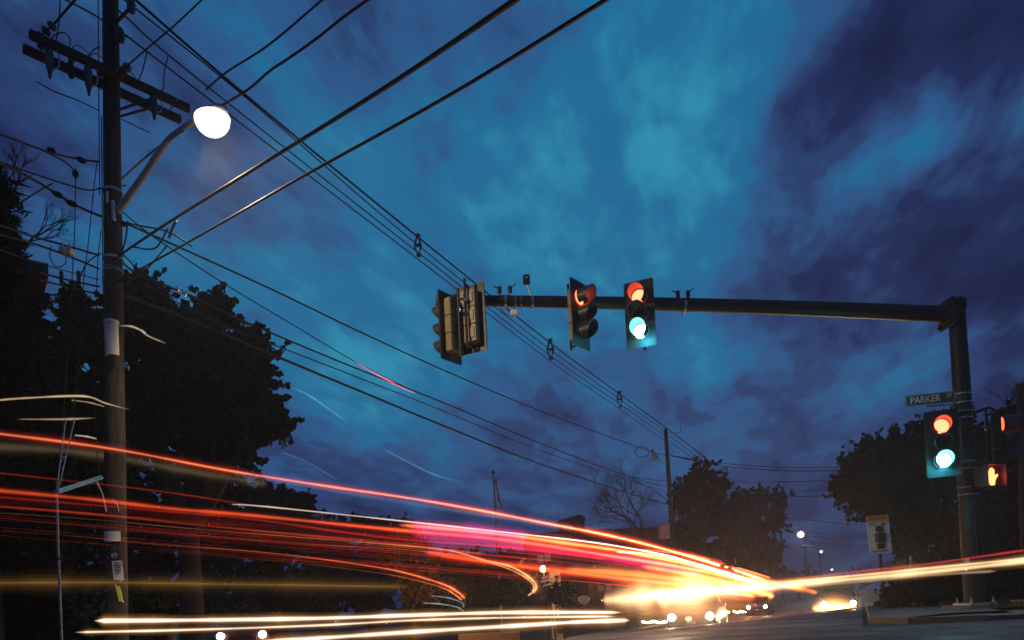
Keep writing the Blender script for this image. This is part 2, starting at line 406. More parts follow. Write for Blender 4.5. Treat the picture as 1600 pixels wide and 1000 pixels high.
for s, lab in ((-1, None), (1, None)):
    c = pa(zc_)+AN*(.20*s)
    b = MB(); q = Matrix.Rotation(math.atan2(AD.y, AD.x), 3, 'Z')
    b.box(c, (2.5, .10, .13), q, bev=.01).build('crossarm', m_arm, up1)
for dd in (0, 1.0, -1.0): MB().tube([pa(zc_)+AD*dd-AN*.31, pa(zc_)+AD*dd+AN*.31], .018 if dd == 0 else .012, 8).build('through_bolt', m_steel, up1)
for s in (-1, 1):
    b = MB(); b.tube([pa(zc_-.62)+AN*.14*s, pa(zc_)+AN*.2*s+AD*.75], .022, 6).build('crossarm_brace', m_arm, up1)
# cutouts hung below the arms
for k, (t, h) in enumerate(((-.98, .50), (-.42, .50), (.62, .42))):
    c = pa(zc_)+AD*t+AN*.2+Vector((0, 0, -.02))
    g = MB(); g.lathe(c+Vector((0, 0, -.06)), [(.03, 0), (.05, -.02), (.065, -.1), (.05, -h*.6), (.06, -h*.65), (.035, -h*.8), (.02, -h), (.0, -h-.03)], 10)
    g.build('fuse_cutout', m_insul, up1, smooth=True)
    g = MB(); g.tube(smoothpts([c+AD*.05+Vector((0, 0, -.02)), c+AD*.13+Vector((0, 0, -.08)), c+AD*.13+Vector((0, 0, -h*.6)), c+AD*.06+Vector((0, 0, -h*.75))], 4), .012, 6)
    g.build('cutout_bracket', m_steel, up1)
for (t, dz) in ((-1.0, .06), (-.55, .06), (-.1, .06), (.75, .06)):
    c = pa(zc_)+AD*t-AN*.2+Vector((0, 0, dz))
    g = MB(); g.lathe(c, [(.015, 0), (.015, .08), (.045, .09), (.055, .12), (.03, .14), (.05, .16), (.03, .2), (0, .21)], 10); g.build('pin_insulator', m_insul, up1, smooth=True)
# arrester + loops between the arms
for t in (-.62, -.35, .1):
    c = pa(zc_)+AD*t; g = MB(); g.lathe(c+Vector((0, 0, -.28)), [(.03, 0), (.05, .03), (.03, .06), (.05, .09), (.03, .12), (.05, .15), (.03, .18), (.045, .22), (.03, .40), (.015, .46)], 9); g.build('surge_arrester', m_insul, up1, smooth=True)
    g = MB(); e = c+Vector((0, 0, .18)); g.tube(smoothpts([e, e+AD*.1+Vector((0, 0, .16)), e+AD*.28+Vector((0, 0, .1)), e+AD*.34+Vector((0, 0, -.12))], 5), .007, 5); g.build('jumper_wire', m_cable, up1)
# side brackets near the top with post insulators
for (px, py) in ((205, 6), (188, 52)):
    c = P(px, py, 11.85); a = pa(c.z-.28); g = MB(); g.tube([a, c-Vector((0, 0, .05))], .03, 6)
    g.build('insulator_bracket', m_arm, up1)
    g = MB(); g.lathe(c-Vector((0, 0, .16)), [(.02, 0), (.06, .02), (.075, .08), (.055, .11), (.075, .15), (.06, .22), (.03, .26)], 12); g.build('post_insulator', m_insul, up1, smooth=True)
# riser shield (white), conduit below it, marker band, notice, tape, pole number
def arc_panel(zc, w, h, m, name, off, th=.012, ang0=0, skew=0):
    b = MB(); c = pa(zc); vs = []; n = 8
    r = .165+off
    for i in range(n+1):
        w_ = ang0+(-.5+i/n)*w/r
        d = Vector((math.sin(w_), -math.cos(w_), 0))
        for rr in (r, r+th):
            for z in (-h/2, h/2): vs.append(c+d*rr+Vector((skew*(z/h), 0, z)))
    fs = []
    for i in range(n):
        k = i*4; fs += [(k+2, k+6, k+7, k+3), (k, k+1, k+5, k+4), (k+1, k+3, k+7, k+5), (k, k+4, k+6, k+2)]
    fs += [(0, 2, 3, 1), (n*4, n*4+1, n*4+3, n*4+2)]
    return b.add(vs, fs).build(name, m, up1)
zz = P(181, 536, 12).z
b = MB(); c = pa(zz)+Vector((.07, -.20, 0))
vs = []; n = 10
for z in (-.29, .27):
    for rr in (.115, .10):
        for i in range(n+1):
            w_ = -1.9+i*3.8/n; vs.append(c+Vector((math.sin(w_)*rr, -math.cos(w_)*rr*.6, z)))
m1 = n+1; fs = []
for i in range(n): fs += [(i, i+1, 2*m1+i+1, 2*m1+i), (m1+i, 3*m1+i, 3*m1+i+1, m1+i+1), (i, m1+i, m1+i+1, i+1), (2*m1+i, 2*m1+i+1, 3*m1+i+1, 3*m1+i)]
b.add(vs, fs).build('riser_shield', m_white, up1)
b = MB(); b.lathe(c+Vector((0, .01, .27)), [(.118, 0), (.118, .03), (.06, .06), (0, .065)], 14); b.build('shield_cap', m_white, up1)
arc_panel(P(176, 840, 12).z, .30, .17, m_white, 'marker_band', .008)
zz = P(193, 892, 12).z
arc_panel(zz, .155, .33, m_paper, 'paper_notice', .012, .004, ang0=.62, skew=-.02)
g = MB()
for i, (w0, k) in enumerate(((.11, .13), (.12, .085), (.09, .045), (.11, .005), (.08, -.03), (.1, -.06))):
    c = pa(zz+k); r = .184; vs = []
    for j in range(5):
        w_ = .62+(-.5+j/4)*w0/r; d = Vector((math.sin(w_), -math.cos(w_), 0))
        for z in (-.009, .009): vs.append(c+d*r+Vector((0, 0, z)))
    g.add(vs, [(2*j, 2*j+2, 2*j+3, 2*j+1) for j in range(4)])
g.build('notice_print', m_print, up1)
arc_panel(zz-.115, .05, .03, m_redprint, 'notice_stamp', .0175, .002, ang0=.62)
zt = P(195, 926, 12).z
arc_panel(zt, .07, .30, m_tape, 'yellow_tape', .014, .004, ang0=.7, skew=-.06)
g = text_mesh('49', .13, .004, .8); c = pa(P(181, 870, 12).z); g.xf(Matrix.Translation(c+Vector((.06, -.178, 0))) @ Matrix.Rotation(R(18), 4, 'Z')); g.build('pole_number', m_grey, up1)
# staples and nails
g = MB()
for i in range(46):
    z = random.uniform(.9, 3.0); w_ = random.uniform(-1.3, 1.3); c = pa(z)+Vector((math.sin(w_), -math.cos(w_), 0))*.172
    g.box(c, (.016, .012, .018))
tag(g.build('staple', m_bright, up1), None, None, kind='stuff')
# tags, straps and clamps where the cables land
g = MB(); c = pa(P(173, 316, 12).z); g.box(c+Vector((.0, -.16, 0)), (.045, .015, .2)); g.build('tag_plate', m_white, up1)
for (px, py) in ((172, 405), (174, 425), (172, 300)):
    z = P(px, py, 12).z; g = MB(); g.lathe(pa(z), [(.150, -.02), (.158, -.02), (.158, .02), (.150, .02)], 18); g.build('pole_strap', m_steel, up1)
g = MB(); c = pa(P(176, 424, 12).z); g.tube([c+Vector((-.06, -.17, .03)), c+Vector((.17, -.17, -.03))], .022, 8); g.build('cable_clamp', m_bright, up1)
for (z0, z1, dx) in ((11.9, 8.0, -.135), (9.4, .2, -.10)):
    g = MB(); n = 14; g.tube([pa(lerp(z0, z1, i/n))+Vector((dx-.02, -.10-.0015*i, 0)) for i in range(n+1)], .009, 5); g.build('ground_wire', m_cable, up1)
for z in (P(0, 250, 12).z-.1,):
    g = MB(); g.tube([pa(8.2)+Vector((.1, 0, 0)), pa(8.2)+Vector((.27, -.05, 0))], .012, 6); g.build('pole_step', m_steel, up1)

# street lamp on a long curved bracket
LP = P(327, 192, 11.0)
lampT = thing('street_lamp', pa(P(180, 318, 12).z), 'lit cobra head street lamp on a curved arm fixed to the left wooden pole', 'street lamp')
a0 = P(184, 330, 11.9); mid = P(222, 278, 11.7); el = P(258, 225, 11.45); end = LP+Vector((-.34, .12, .10))
b = MB(); ap = smoothpts([a0, mid, el, P(278, 206, 11.3), end, LP+Vector((.05, 0, .11))], 7); b.tube(ap, [lerp(.06, .035, i/(len(ap)-1)) for i in range(len(ap))], 10).build('lamp_arm', m_grey, lampT, smooth=True)
b = MB(); ap = smoothpts([P(187, 282, 11.9), P(225, 248, 11.75), P(250, 228, 11.5), P(288, 203, 11.15)], 6); b.tube(ap, .016, 8).build('arm_stay', m_steel, lampT, smooth=True)
b = MB(); b.box(a0+Vector((-.06, 0, 0)), (.05, .12, .35), bev=.008).build('arm_bracket', m_steel, lampT)
hd = (LP-mid); hd.z = 0; hd.normalize(); ql = Matrix.Rotation(math.atan2(hd.y, hd.x), 3, 'Z')
b = MB(); prof = []
secs = [(-.38, .05, .04), (-.30, .09, .07), (-.12, .14, .10), (.1, .16, .11), (.28, .13, .09), (.36, .06, .05)]
vs = []; fs = []; n = 14
for (x, ry, rz) in secs:
    for k in range(n):
        w = 2*math.pi*k/n; z = math.sin(w)*rz; z = z if z > 0 else z*.25
        vs.append(LP+ql @ Vector((x, math.cos(w)*ry, z+.10)))
for i in range(len(secs)-1):
    for k in range(n): j = (k+1) % n; fs.append((i*n+k, i*n+j, (i+1)*n+j, (i+1)*n+k))
fs += [tuple(range(n-1, -1, -1)), tuple((len(secs)-1)*n+k for k in range(n))]
b.add(vs, fs).build('lamp_housing', m_grey, lampT, smooth=True)
b = MB(); vs = []; n = 18; fs = []
for i in range(6):
    a = i/5*math.pi/2
    for k in range(n):
        w = 2*math.pi*k/n; vs.append(LP+Vector((.05, 0, .07))+ql @ Vector((math.cos(w)*.29*math.cos(a)+.0, math.sin(w)*.26*math.cos(a), -.27*math.sin(a))))
for i in range(5):
    for k in range(n): j = (k+1) % n; fs.append((i*n+k, i*n+j, (i+1)*n+j, (i+1)*n+k))
fs.append(tuple(range(n)))
b.add(vs, fs).build('lamp_lens', e_lamp, lampT, smooth=True)
ld = bpy.data.lights.new('street_lamp_light', 'SPOT'); ld.energy = 820; ld.color = (1, .78, .48); ld.shadow_soft_size = .2; ld.spot_size = R(136); ld.spot_blend = .4
lo = bpy.data.objects.new('street_lamp_light', ld); lo.location = LP+Vector((.05, 0, -.42)); lo.rotation_euler = Vector((.45, .12, -.88)).to_track_quat('-Z', 'Y').to_euler(); COL.objects.link(lo)

# other poles down the street
pole_specs = [('wooden power pole with grey cabinet in front of the bare tree', (1040, 670), (1058, 945), 45, .17, .12),
              ('wooden power pole standing in front of the dark leafy trees', (1132, 738), (1142, 940), 64, .16, .12),
              ('slim pale pole at the right end of the dark leafy trees', (1219, 815), (1224, 935), 100, .2, .13),
              ('thin pole under the nearest of the far street lamps', (1257, 838), (1261, 935), 122, .2, .15),
              ('short far pole carrying the second of the far street lamps', (1281, 862), (1284, 932), 165, .2, .16),
              ('wooden pole cut by the right edge of the picture', (1597, 600), (1606, 930), 20, .16, .15)]
poles = []
for lab, t_, b_, Y, r0, r1 in pole_specs:
    tp = P(*t_, Y); bp = P(*b_, Y); d = (tp-bp).normalized(); g0 = H(bp.x, Y)-.2; bp = bp+d*((g0-bp.z)/d.z)
    o = thing('utility_pole', bp, lab, 'utility pole', 'utility poles along the street')
    MB().tube([bp.lerp(tp, i/8) for i in range(9)], [lerp(r0, r1, i/8) for i in range(9)], 12).build('pole_shaft', m_pole, o, smooth=True)
    poles.append((o, bp, tp))
o, bp, tp = poles[0]
b = MB(); b.box(P(1037, 830, 44.3), (.62, .5, .95), bev=.02).build('cabinet', m_grey, o)
for zz_ in (820, 837):
    for k in range(4): MB().box(P(1031+k*3.4, zz_, 44.03), (.05, .02, .07)).build('cabinet_louvre', m_print, o)
for (x0, x1, y) in ((1044, 1052, 833), (1048, 1052, 880)):
    b = MB(); b.tube([P(x1+1, 800, 44.8), P(x1+3, 930, 44.8)], .04, 6).build('conduit', m_steel, o)
b = MB(); b.tube([tp-Vector((.05, 0, .35)), tp+Vector((.9, -.3, -.35)), tp+Vector((.9, -.3, .1))], .035, 6).build('top_bracket', m_steel, o)
b = MB(); b.tube([P(1044, 727, 45), P(1026, 718, 44.7), P(1023, 718, 44.7)], .035, 6).build('lamp_arm', m_steel, o)
b = MB(); b.tube([P(1018, 703, 44.7), P(1026, 718, 44.7)], [.12, .16], 8).build('lamp_head', m_grey, o)
o, bp, tp = poles[1]
for k in (-.25, 0, .25):
    b = MB(); b.lathe(tp+Vector((k, 0, -.02)), [(.03, 0), (.03, .2), (.09, .25), (.05, .4), (.08, .45), (0, .55)], 8).build('pin_insulator', m_insul, o)
b = MB(); b.box(tp+Vector((0, 0, -.05)), (.8, .12, .12)).build('crossarm', m_arm, o)
b = MB(); b.box(P(1136+2.5, 873, 63.5)+Vector((.6, 0, 0)), (.06, .05, 1.2)).build('conduit', m_steel, o)
# far street lamps
for (px, py, Y, rr, lab) in ((1251, 835, 118, .58, 'nearest and brightest of the far street lamps above the road'), (1283, 862, 160, .32, 'second of the far street lamps above the road'),
                         (1300, 890, 190, .32, 'third of the far street lamps low over the road'), (1313, 899, 240, .3, 'faintest far street lamp just above the red trail')):
    c = P(px, py, Y); o = thing('far_street_lamp', c, lab, 'street lamp', 'far street lamps')
    b = MB(); b.lathe(c, [(0, -rr), (rr*.7, -rr*.7), (rr, 0), (rr*.7, rr*.6), (0, rr)], 12).build('lamp_lens', e_far, o, smooth=True)
    s = 1.8 if Y < 130 else 1.2
    b = MB(); b.tube([c+Vector((.2, 0, -1.6*rr*2)), c+Vector((s*3.5, 0, -1.6*rr*2-.8))], .12, 6).build('lamp_arm', m_steel, o)
ld2 = bpy.data.lights.new('far_lamp_light', 'POINT'); ld2.energy = 500; ld2.color = (1, .85, .62); ld2.shadow_soft_size = .3
lo2 = bpy.data.objects.new('far_lamp_light', ld2); lo2.location = P(1251, 841, 117); COL.objects.link(lo2)

# ------------------------------------------------------------------ overhead wires
def wire(pts, r, label, name='power_line', group=None, m=None, k=6, cat='wire', n=6, ext=0):
    sp = smoothpts(pts, k)
    if ext: sp.append(sp[-1]+(sp[-1]-sp[-2]).normalized()*ext)
    if not isinstance(r, tuple) and r < .013: r = r*1.35
    rr = r if isinstance(r, (int, float)) else [lerp(r[0], r[1], i/(len(sp)-1)) for i in range(len(sp))]
    o = MB().tube(sp, rr, n).build(name, m or m_cable, smooth=True); return tag(o, label, cat, group)
# the four spaced lines along the street, from pole top to pole top
G1 = 'spaced power lines running down the street'
A = PP
quad = [([(212, 0), (388, 152), (650, 368), (860, 536), (970, 617), (1046, 672)], .026, .9, 'thick topmost line of the spaced bundle crossing the lit lamp'),
        ([(200, 4), (398, 164), (648, 379), (858, 545), (966, 622), (1046, 678)], .016, .7, 'second line of the spaced bundle above the traffic signals'),
        ([(195, 25), (310, 124), (650, 392), (860, 556), (968, 631), (1044, 684)], .016, .7, 'third line of the spaced bundle above the traffic signals'),
        ([(190, 50), (315, 146), (652, 404), (862, 566), (970, 640), (1040, 690)], .016, .7, 'lowest line of the spaced bundle above the traffic signals')]
for pl, r, _, lab in quad:
    pts = [A(x, y, -11.4) for x, y in pl]
    # straight lead on past the pole and down the next spans
    pts = [pts[0]+(pts[0]-pts[1]).normalized()*1.2]+pts if pl[0][1] < 30 else [P(168, 34, 11.9)]+pts
    wire(pts, r, lab, group=G1)
for (px, py) in ((653, 384), (860, 546), (968, 624)):
    o = thing('line_spacer', A(px, py, -11.4), {653: 'spacer clipped on the bundled lines nearest the lamp', 860: 'spacer on the bundled lines beneath the mast arm', 968: 'spacer on the bundled lines nearest the far pole'}[px], 'line spacer', 'line spacers')
    c = A(px, py, -11.4); s = 1.0 if px < 700 else 1.35
    b = MB(); b.tube([c+Vector((0, 0, .35*s)), c+Vector((-.1*s, 0, 0)), c+Vector((0, 0, -.35*s)), c+Vector((.1*s, 0, 0)), c+Vector((0, 0, .35*s))], .03*s, 6).build('spacer_frame', m_insul, o)
    for dz in (-.3, 0, .3): b = MB(); b.lathe(c+Vector((.02, -.02, dz*s)), [(.0, -.07), (.075*s, -.03), (.075*s, .03), (0, .07)], 8).build('line_clamp', m_insul, o)
for (dy, r, lab) in ((0, .03, 'upper line of the bundle between the two wooden poles by the dark trees'), (9, .02, 'middle line of the bundle between the two wooden poles by the dark trees'), (17, .02, 'lower line of the bundle between the two wooden poles by the dark trees')):
    wire([A(1046, 672+dy, -11.4), P(1090, 706+dy*.9, 54), P(1132, 740+dy*.6, 64)], r, lab, group=G1)
    wire([P(1132, 740+dy*.6, 64), P(1175, 778+dy*.5, 80), P(1219, 820+dy*.4, 100)], r, lab.replace('the two wooden poles by the dark trees', 'the dark trees and the slim pale pole'), group=G1)
# heavy cables crossing over the junction
wire([P(168, 418, 11.9), P(190, 397, 11.7), P(275, 340, 10.7), P(400, 262, 9.5), P(600, 138, 7.8), P(805, 0, 6.2)], (.017, .027), 'heavy black cable rising from the left pole across the upper middle', k=8, ext=3)
wire([P(175, 445, 11.9), P(220, 420, 11.4), P(300, 375, 10.5), P(460, 283, 9.1), P(700, 150, 7.4), P(946, 0, 6.0)], (.014, .020), 'heavy black cable rising below and right of the other to the top edge', k=8, ext=3)
wire([P(262, 357, 10.8), P(245, 386, 10.9), P(225, 389, 11.1), P(206, 386, 11.4), P(190, 398, 11.6)], .014, 'looping cable end tied beneath the first heavy cable', k=6, cat='cable')
wire([P(275, 345, 10.7), P(268, 360, 10.8), P(264, 372, 10.85)], .02, 'short drop from the first heavy cable', k=4, cat='cable')
wire([P(181, 118, 11.9), P(232, 74, 11.2), P(270, 42, 10.6), P(315, 0, 10)], .013, 'line leaving the glass insulators beside the lamp towards the top edge', ext=2)
wire([P(322, 140, 11.2), P(355, 112, 10.6), P(420, 70, 9.8), P(503, 0, 9)], .011, 'thin line from the lamp to the top edge', ext=2)
wire([P(295, 196, 11.6), P(352, 162, 10.8), P(390, 138, 10.3), P(420, 112, 9.9), P(445, 95, 9.7), P(470, 78, 9.5), P(500, 56, 9.2), P(535, 28, 8.9), P(577, -2, 8.6)], .018, 'wavy insulated line from the lamp to the top edge', ext=2)
wire([P(96, -4, 10.6), P(150, 25, 11.3), P(168, 40, 11.8), P(185, 50, 11.9)], .014, 'short line passing the top of the left pole from the left', ext=.2)
# insulator strings on the left pole
for (p, q, n, lab) in (((60, 60, 11.3), (86, 36, 11.1), 3, 'insulator string on the left tip of the crossarm'), ((184, 118, 11.9), (202, 102, 11.7), 3, 'insulator string right of the left pole above the crossarm')):
    b = MB(); ins_string(b, P(*p), P(*q), n, .075); tag(b.build('insulator_string', m_insul, smooth=True), lab, 'insulator')
wire([P(86, 36, 11.1), P(103, 16, 10.9), P(120, -3, 10.7)], .02, 'line above the left tip of the crossarm to the top edge', ext=1)
for (pl, lab) in (([(94, -3, 10.8), (92, 38, 10.9), (86, 72, 11.1)], 'drop wire above the left end of the crossarms'),
                  ([(75, 70, 11.1), (85, 55, 11.1), (100, 51, 11.2), (109, 60, 11.2), (109, 72, 11.2)], 'looped wire above the left end of the crossarms'),
                  ([(230, 80, 11.2), (222, 112, 11.6), (212, 136, 12.2)], 'drop wire from the insulated line to the crossarm'),
                  ([(262, 88, 12.2), (256, 118, 12.3), (256, 136, 12.4), (247, 150, 12.5)], 'drop wire beside the lamp onto the crossarm end'),
                  ([(57, 127, 11.2), (85, 143, 11.4), (122, 157, 11.7), (155, 173, 11.9)], 'thin wire under the left half of the crossarms'),
                  ([(190, 186, 12), (210, 196, 12.2), (233, 207, 12.5)], 'thin wire under the right half of the crossarms'),
                  ([(132, 97, 11.6), (145, 79, 11.8), (156, 73, 11.9)], 'jumper wire between crossarm and the left pole')):
    wire([P(*a) for a in pl], .0075, lab, k=5, cat='wire', name='jumper_wire', n=5)
# left span cables
for (pl, r, lab) in (([(-20, 202, 9), (60, 232, 10.4), (85, 240, 10.8), (120, 248, 11.3), (155, 253, 11.9)], .016, 'upper left cable with a splice reaching the left pole'),
                     ([(60, 232, 10.4), (95, 249, 10.9), (112, 262, 11.2), (118, 275, 11.3)], .010, 'cable hanging from the upper left splice'),
                     ([(-20, 246, 9.5), (10, 259, 9.9), (60, 285, 10.7), (95, 307, 11.2), (125, 324, 11.5), (158, 338, 11.9)], .020, 'thick left cable with two splice cases'),
                     ([(8, 256, 9.9), (60, 274, 10.7), (116, 292, 11.4), (140, 297, 11.7), (158, 294, 11.9)], .010, 'thin left cable with loops near the left pole'),
                     ([(20, 325, 10.2), (50, 305, 10.6), (70, 293, 10.8), (82, 287, 10.9)], .008, 'short cable rising towards the left splice'),
                     ([(-10, 348, 9.8), (50, 369, 10.6), (104, 384, 11.3), (155, 399, 11.9)], .012, 'cable above the small square box on the left'),
                     ([(-10, 364, 9.8), (50, 380, 10.6), (104, 399, 11.3), (155, 420, 11.9)], .012, 'cable below the small square box on the left'),
                     ([(-10, 387, 9.8), (70, 414, 10.9), (155, 437, 11.9)], .006, 'thin cable above the dark roof corner'),
                     ([(60, 425, 10.7), (100, 436, 11.2), (155, 448, 11.9)], .012, 'upper cable leaving the dark roof corner'),
                     ([(60, 437, 10.7), (100, 447, 11.2), (155, 460, 11.9)], .014, 'lower cable leaving the dark roof corner')):
    wire([P(*a) for a in pl], r, lab, k=5, group='cables from the left to the wooden pole')
for (px, py, w, lab) in ((80, 235, 14, 'splice case on the upper left cable'), (127, 250, 16, 'splice case next to the pole on the upper left cable'), (90, 304, 18, 'larger splice case on the thick left cable'), (112, 318, 20, 'second splice case on the thick left cable nearer the pole'), (118, 272, 0, 'vertical splice on the hanging cable'),
                         (193, 350, 12, 'splice case right of the left pole')):
    c = P(px, py, 11.1 if px < 150 else 11.8); b = MB(); s = w/1100*11 if w else .14
    ax = Vector((1, .25, -.45)).normalized() if w else Vector((0, 0, 1))
    b.lathe(c-ax*s/2, [(.012, 0), (.035, s*.2), (.045, s*.3), (.045, s*.7), (.03, s*.85), (.012, s)], 10, ax); tag(b.build('splice_case', m_cable, smooth=True), lab, 'cable splice', 'splice cases on the cables')
for (pl, r, lab) in (([(118, 262, 11.3), (117, 350, 11.3), (113, 430, 11.3), (108, 520, 11.2), (100, 640, 11), (90, 768, 10.8)], .006, 'left one of the vertical wires beside the left pole'),
                     ([(152, 250, 11.7), (146, 300, 11.6), (138, 380, 11.5), (130, 450, 11.4), (118, 620, 11.1), (94, 765, 10.8)], .006, 'slanting vertical wire beside the left pole'),
                     ([(158, 360, 11.8), (152, 420, 11.8), (150, 540, 11.8), (149, 650, 11.8), (156, 760, 11.8)], .006, 'vertical wire hugging the left pole above the trails'),
                     ([(200, 345, 11.7), (196, 375, 11.8), (190, 395, 11.8)], .010, 'short wire right of the left pole'),
                     ([(158, 395, 11.8), (135, 412, 11.6), (120, 440, 11.4), (72, 480, 10.9)], .008, 'wire slanting down to the left from the left pole')):
    wire([P(*a) for a in pl], r, lab, k=5, group='thin wires hanging beside the left pole', name='hanging_wire')
o = thing('junction_box', P(104, 390, 11.2), 'small pale square box hung between two left cables', 'junction box')
b = MB(); c = P(104, 392, 11.2); b.box(c, (.20, .12, .09), Matrix.Rotation(R(12), 3, 'Y'), bev=.01).build('case', m_white, o)
for dx in (-.05, .05): b = MB(); b.tube([c+Vector((dx, 0, .04)), c+Vector((dx, 0, .13))], .012, 6).build('hanger', m_steel, o)
wire([P(80, 385, 11), P(78, 402, 11), P(88, 417, 11), P(102, 412, 11), P(103, 400, 11)], .006, 'loop of cable below the small square box', k=6, cat='cable', name='cable_loop')
for (px, lab) in ((96, 'left one of two upright fittings on the roof corner cables'), (123, 'right one of two upright fittings on the roof corner cables')):
    b = MB(); b.box(P(px, 434, 11.1), (.05, .05, .22), bev=.01); tag(b.build('cable_fitting', m_black), lab, 'cable fitting')
# down-street telephone cables between left pole and second pole
tele = [([(186, 344, 12.0)], [(420, 450), (570, 522), (720, 590), (870, 652), (1010, 703), (1042, 712)], .020, 'upper black cable running from the left pole down to the far pole lamp', -11.4),
        ([(186, 326, 12.0)], [(240, 370), (350, 443), (450, 503), (560, 568), (640, 608)], .009, 'thinnest line crossing just above the paired cables', -11.3),
        ([(186, 405, 12.0)], [(215, 428), (280, 455), (400, 510), (560, 577), (700, 632), (850, 695), (995, 749), (1048, 762)], .020, 'upper of the paired cables dropping over the maple', -11.3),
        ([(186, 425, 12.0)], [(225, 445), (330, 500), (400, 528), (560, 590), (700, 645), (850, 706), (1000, 756), (1048, 770)], .013, 'lower of the paired cables dropping over the maple', -11.25),
        ([(186, 458, 12.0)], [(240, 478), (310, 505), (420, 552), (560, 610), (700, 668), (850, 727), (990, 773), (1050, 790)], .028, 'lowest thick cable crossing in front of the maple', -11.2),
        ([(188, 395, 11.9)], [(200, 405), (215, 420), (250, 442), (300, 462)], .014, 'short cable sagging out of the left pole below the clamps', -11.2),
        ([(186, 440, 11.9)], [(200, 440), (225, 425), (260, 385)], .010, 'short cable curling up right of the left pole', -11.0)]
for a, pl, r, lab, v in tele: wire([P(*q) for q in a]+[PP(x, y, v) for x, y in pl], r, lab, group='cables running down the street', k=5)
wire([P(186, 345, 11.9), P(215, 352, 11.3), P(262, 362, 10.8), P(300, 385, 10.9)], .010, 'slack cable between the left pole and the first heavy cable', k=5)
b = MB()
for k in range(7): b.box(P(276+k*2.6, 450+k*1.3+(k % 3)*2, 12.4), (.03, .03, .05), Matrix.Rotation(.5*k, 3, 'Y'))
tag(b.build('cable_clamp', m_bright), 'cluster of shiny clamps on the paired cables over the maple', 'cable clamp')
# far cross wires at right
for (pl, r, lab) in (([(1048, 712, 45), (1130, 724, 60), (1215, 730, 62), (1320, 730, 64), (1480, 722, 66)], .03, 'upper far wire crossing to the trees on the right'),
                     ([(1048, 712, 45), (1130, 728, 60), (1215, 735, 62), (1320, 735, 64), (1480, 728, 66)], .035, 'second far wire crossing to the trees on the right'),
                     ([(1136, 753, 64), (1215, 753, 66), (1320, 750, 68), (1480, 742, 70)], .03, 'third far wire crossing from the second wooden pole to the right'),
                     ([(1232, 768, 90), (1320, 765, 90), (1460, 760, 90)], .04, 'fourth far wire crossing to the trees on the right'),
                     ([(1232, 776, 90), (1320, 774, 90), (1460, 768, 90)], .05, 'fifth far wire crossing to the trees on the right'),
                     ([(1219, 808, 100), (1285, 815, 102), (1357, 821, 104), (1460, 824, 104)], .045, 'far wire running to the school speed sign'),
                     ([(1258, 832, 122), (1320, 835, 122), (1460, 836, 122)], .045, 'lower far wire behind the school speed sign'),
                     ([(1258, 839, 122), (1320, 840, 122), (1460, 840, 122)], .045, 'lowest far wire behind the school speed sign'),
                     ([(1258, 845, 122), (1320, 851, 122), (1460, 856, 122)], .04, 'faint far wire low behind the school speed sign'),
                     ([(1222, 818, 100), (1240, 827, 110), (1258, 836, 122)], .07, 'thick short wire between the slim pole and the lamp pole'),
                     ([(1222, 840, 100), (1237, 858, 108), (1258, 872, 122)], .04, 'sagging wire between the slim pole and the lamp pole'),
                     ([(1258, 838, 122), (1270, 850, 140), (1281, 864, 165), (1292, 880, 180), (1302, 892, 190)], .08, 'wires stepping down past the far street lamps'),
                     ([(1132, 745, 64), (1150, 778, 70), (1165, 795, 76)], .03, 'wire slanting down into the dark trees'),
                     ([(985, 745, 43), (1020, 750, 44), (1046, 752, 45)], .02, 'wire ending on the far pole above the bare tree'),
                     ([(990, 750, 43), (1020, 765, 44), (1048, 786, 45)], .025, 'fanning wire beside the bare tree'),
                     ([(1160, 858, 60), (1180, 872, 75), (1205, 884, 90), (1221, 883, 100)], .03, 'pale sagging wire under the dark trees'),
                     ([(1178, 860, 70), (1195, 870, 80), (1221, 877, 100)], .03, 'second pale sagging wire under the dark trees')):
    wire([P(*a) for a in pl], r, lab, group='far wires beyond the junction', k=4, n=5, m=m_cablew if 'pale' in lab else m_cable)
b = MB(); c = P(1003, 706, 44); b.tube([c+Vector((.45*math.cos(w*.5), 0, .35*math.sin(w*.5))) for w in range(14)], .02, 5)
tag(b.build('cable_coil', m_cable), 'coil of cable hung left of the far pole', 'cable coil')

# ------------------------------------------------------------------ mast with its long arm
MY = 15.5
mb_ = P(1524, 943, MY); mt = P(1494, 474, MY)
mb_.z = H(mb_.x, MY)+.12
mast = thing('signal_mast', mb_, 'dark steel mast on the right with a long tapered arm reaching over the street', 'signal mast')
ma = lambda t: mb_.lerp(mt, t)
n = 16; MB().tube([ma(i/n) for i in range(n+1)], [lerp(.215, .165, i/n) for i in range(n+1)], 20).build('mast_pole', m_metal_dark, mast, smooth=True)
b = MB(); axis = (mt-mb_).normalized(); b.lathe(mt, [(.175, -.16), (.20, -.10), (.20, .02), (.17, .08), (0, .10)], 16, axis).build('mast_cap', m_metal_dark, mast)
a0 = P(1478, 491, MY-.05); a1 = P(684, 469, 14.5)
b = MB(); n = 20; b.tube([a0.lerp(a1, i/n)+Vector((0, 0, .05*math.sin(math.pi*i/n))) for i in range(n+1)], [lerp(.178, .105, i/n) for i in range(n+1)], 18).build('mast_arm', m_metal_dark, mast, smooth=True)
ad = (a1-a0).normalized()
b = MB(); b.lathe(a0, [(.17, -.30), (.24, -.1), (.245, .02), (.19, .10), (.178, .18)], 16, ad).build('arm_collar', m_metal_dark, mast)
qa = Matrix.Rotation(math.atan2(ad.y, ad.x), 3, 'Z')
b = MB(); b.box(a0-ad*.02, (.07, .52, .62), qa, bev=.02)
for s in (-1, 1):
    for q in (-1, 1): b.tube([a0+qa @ Vector((-.05, s*.2, q*.24)), a0+qa @ Vector((.07, s*.2, q*.24))], .025, 6)
b.build('arm_flange', m_metal_dark, mast)
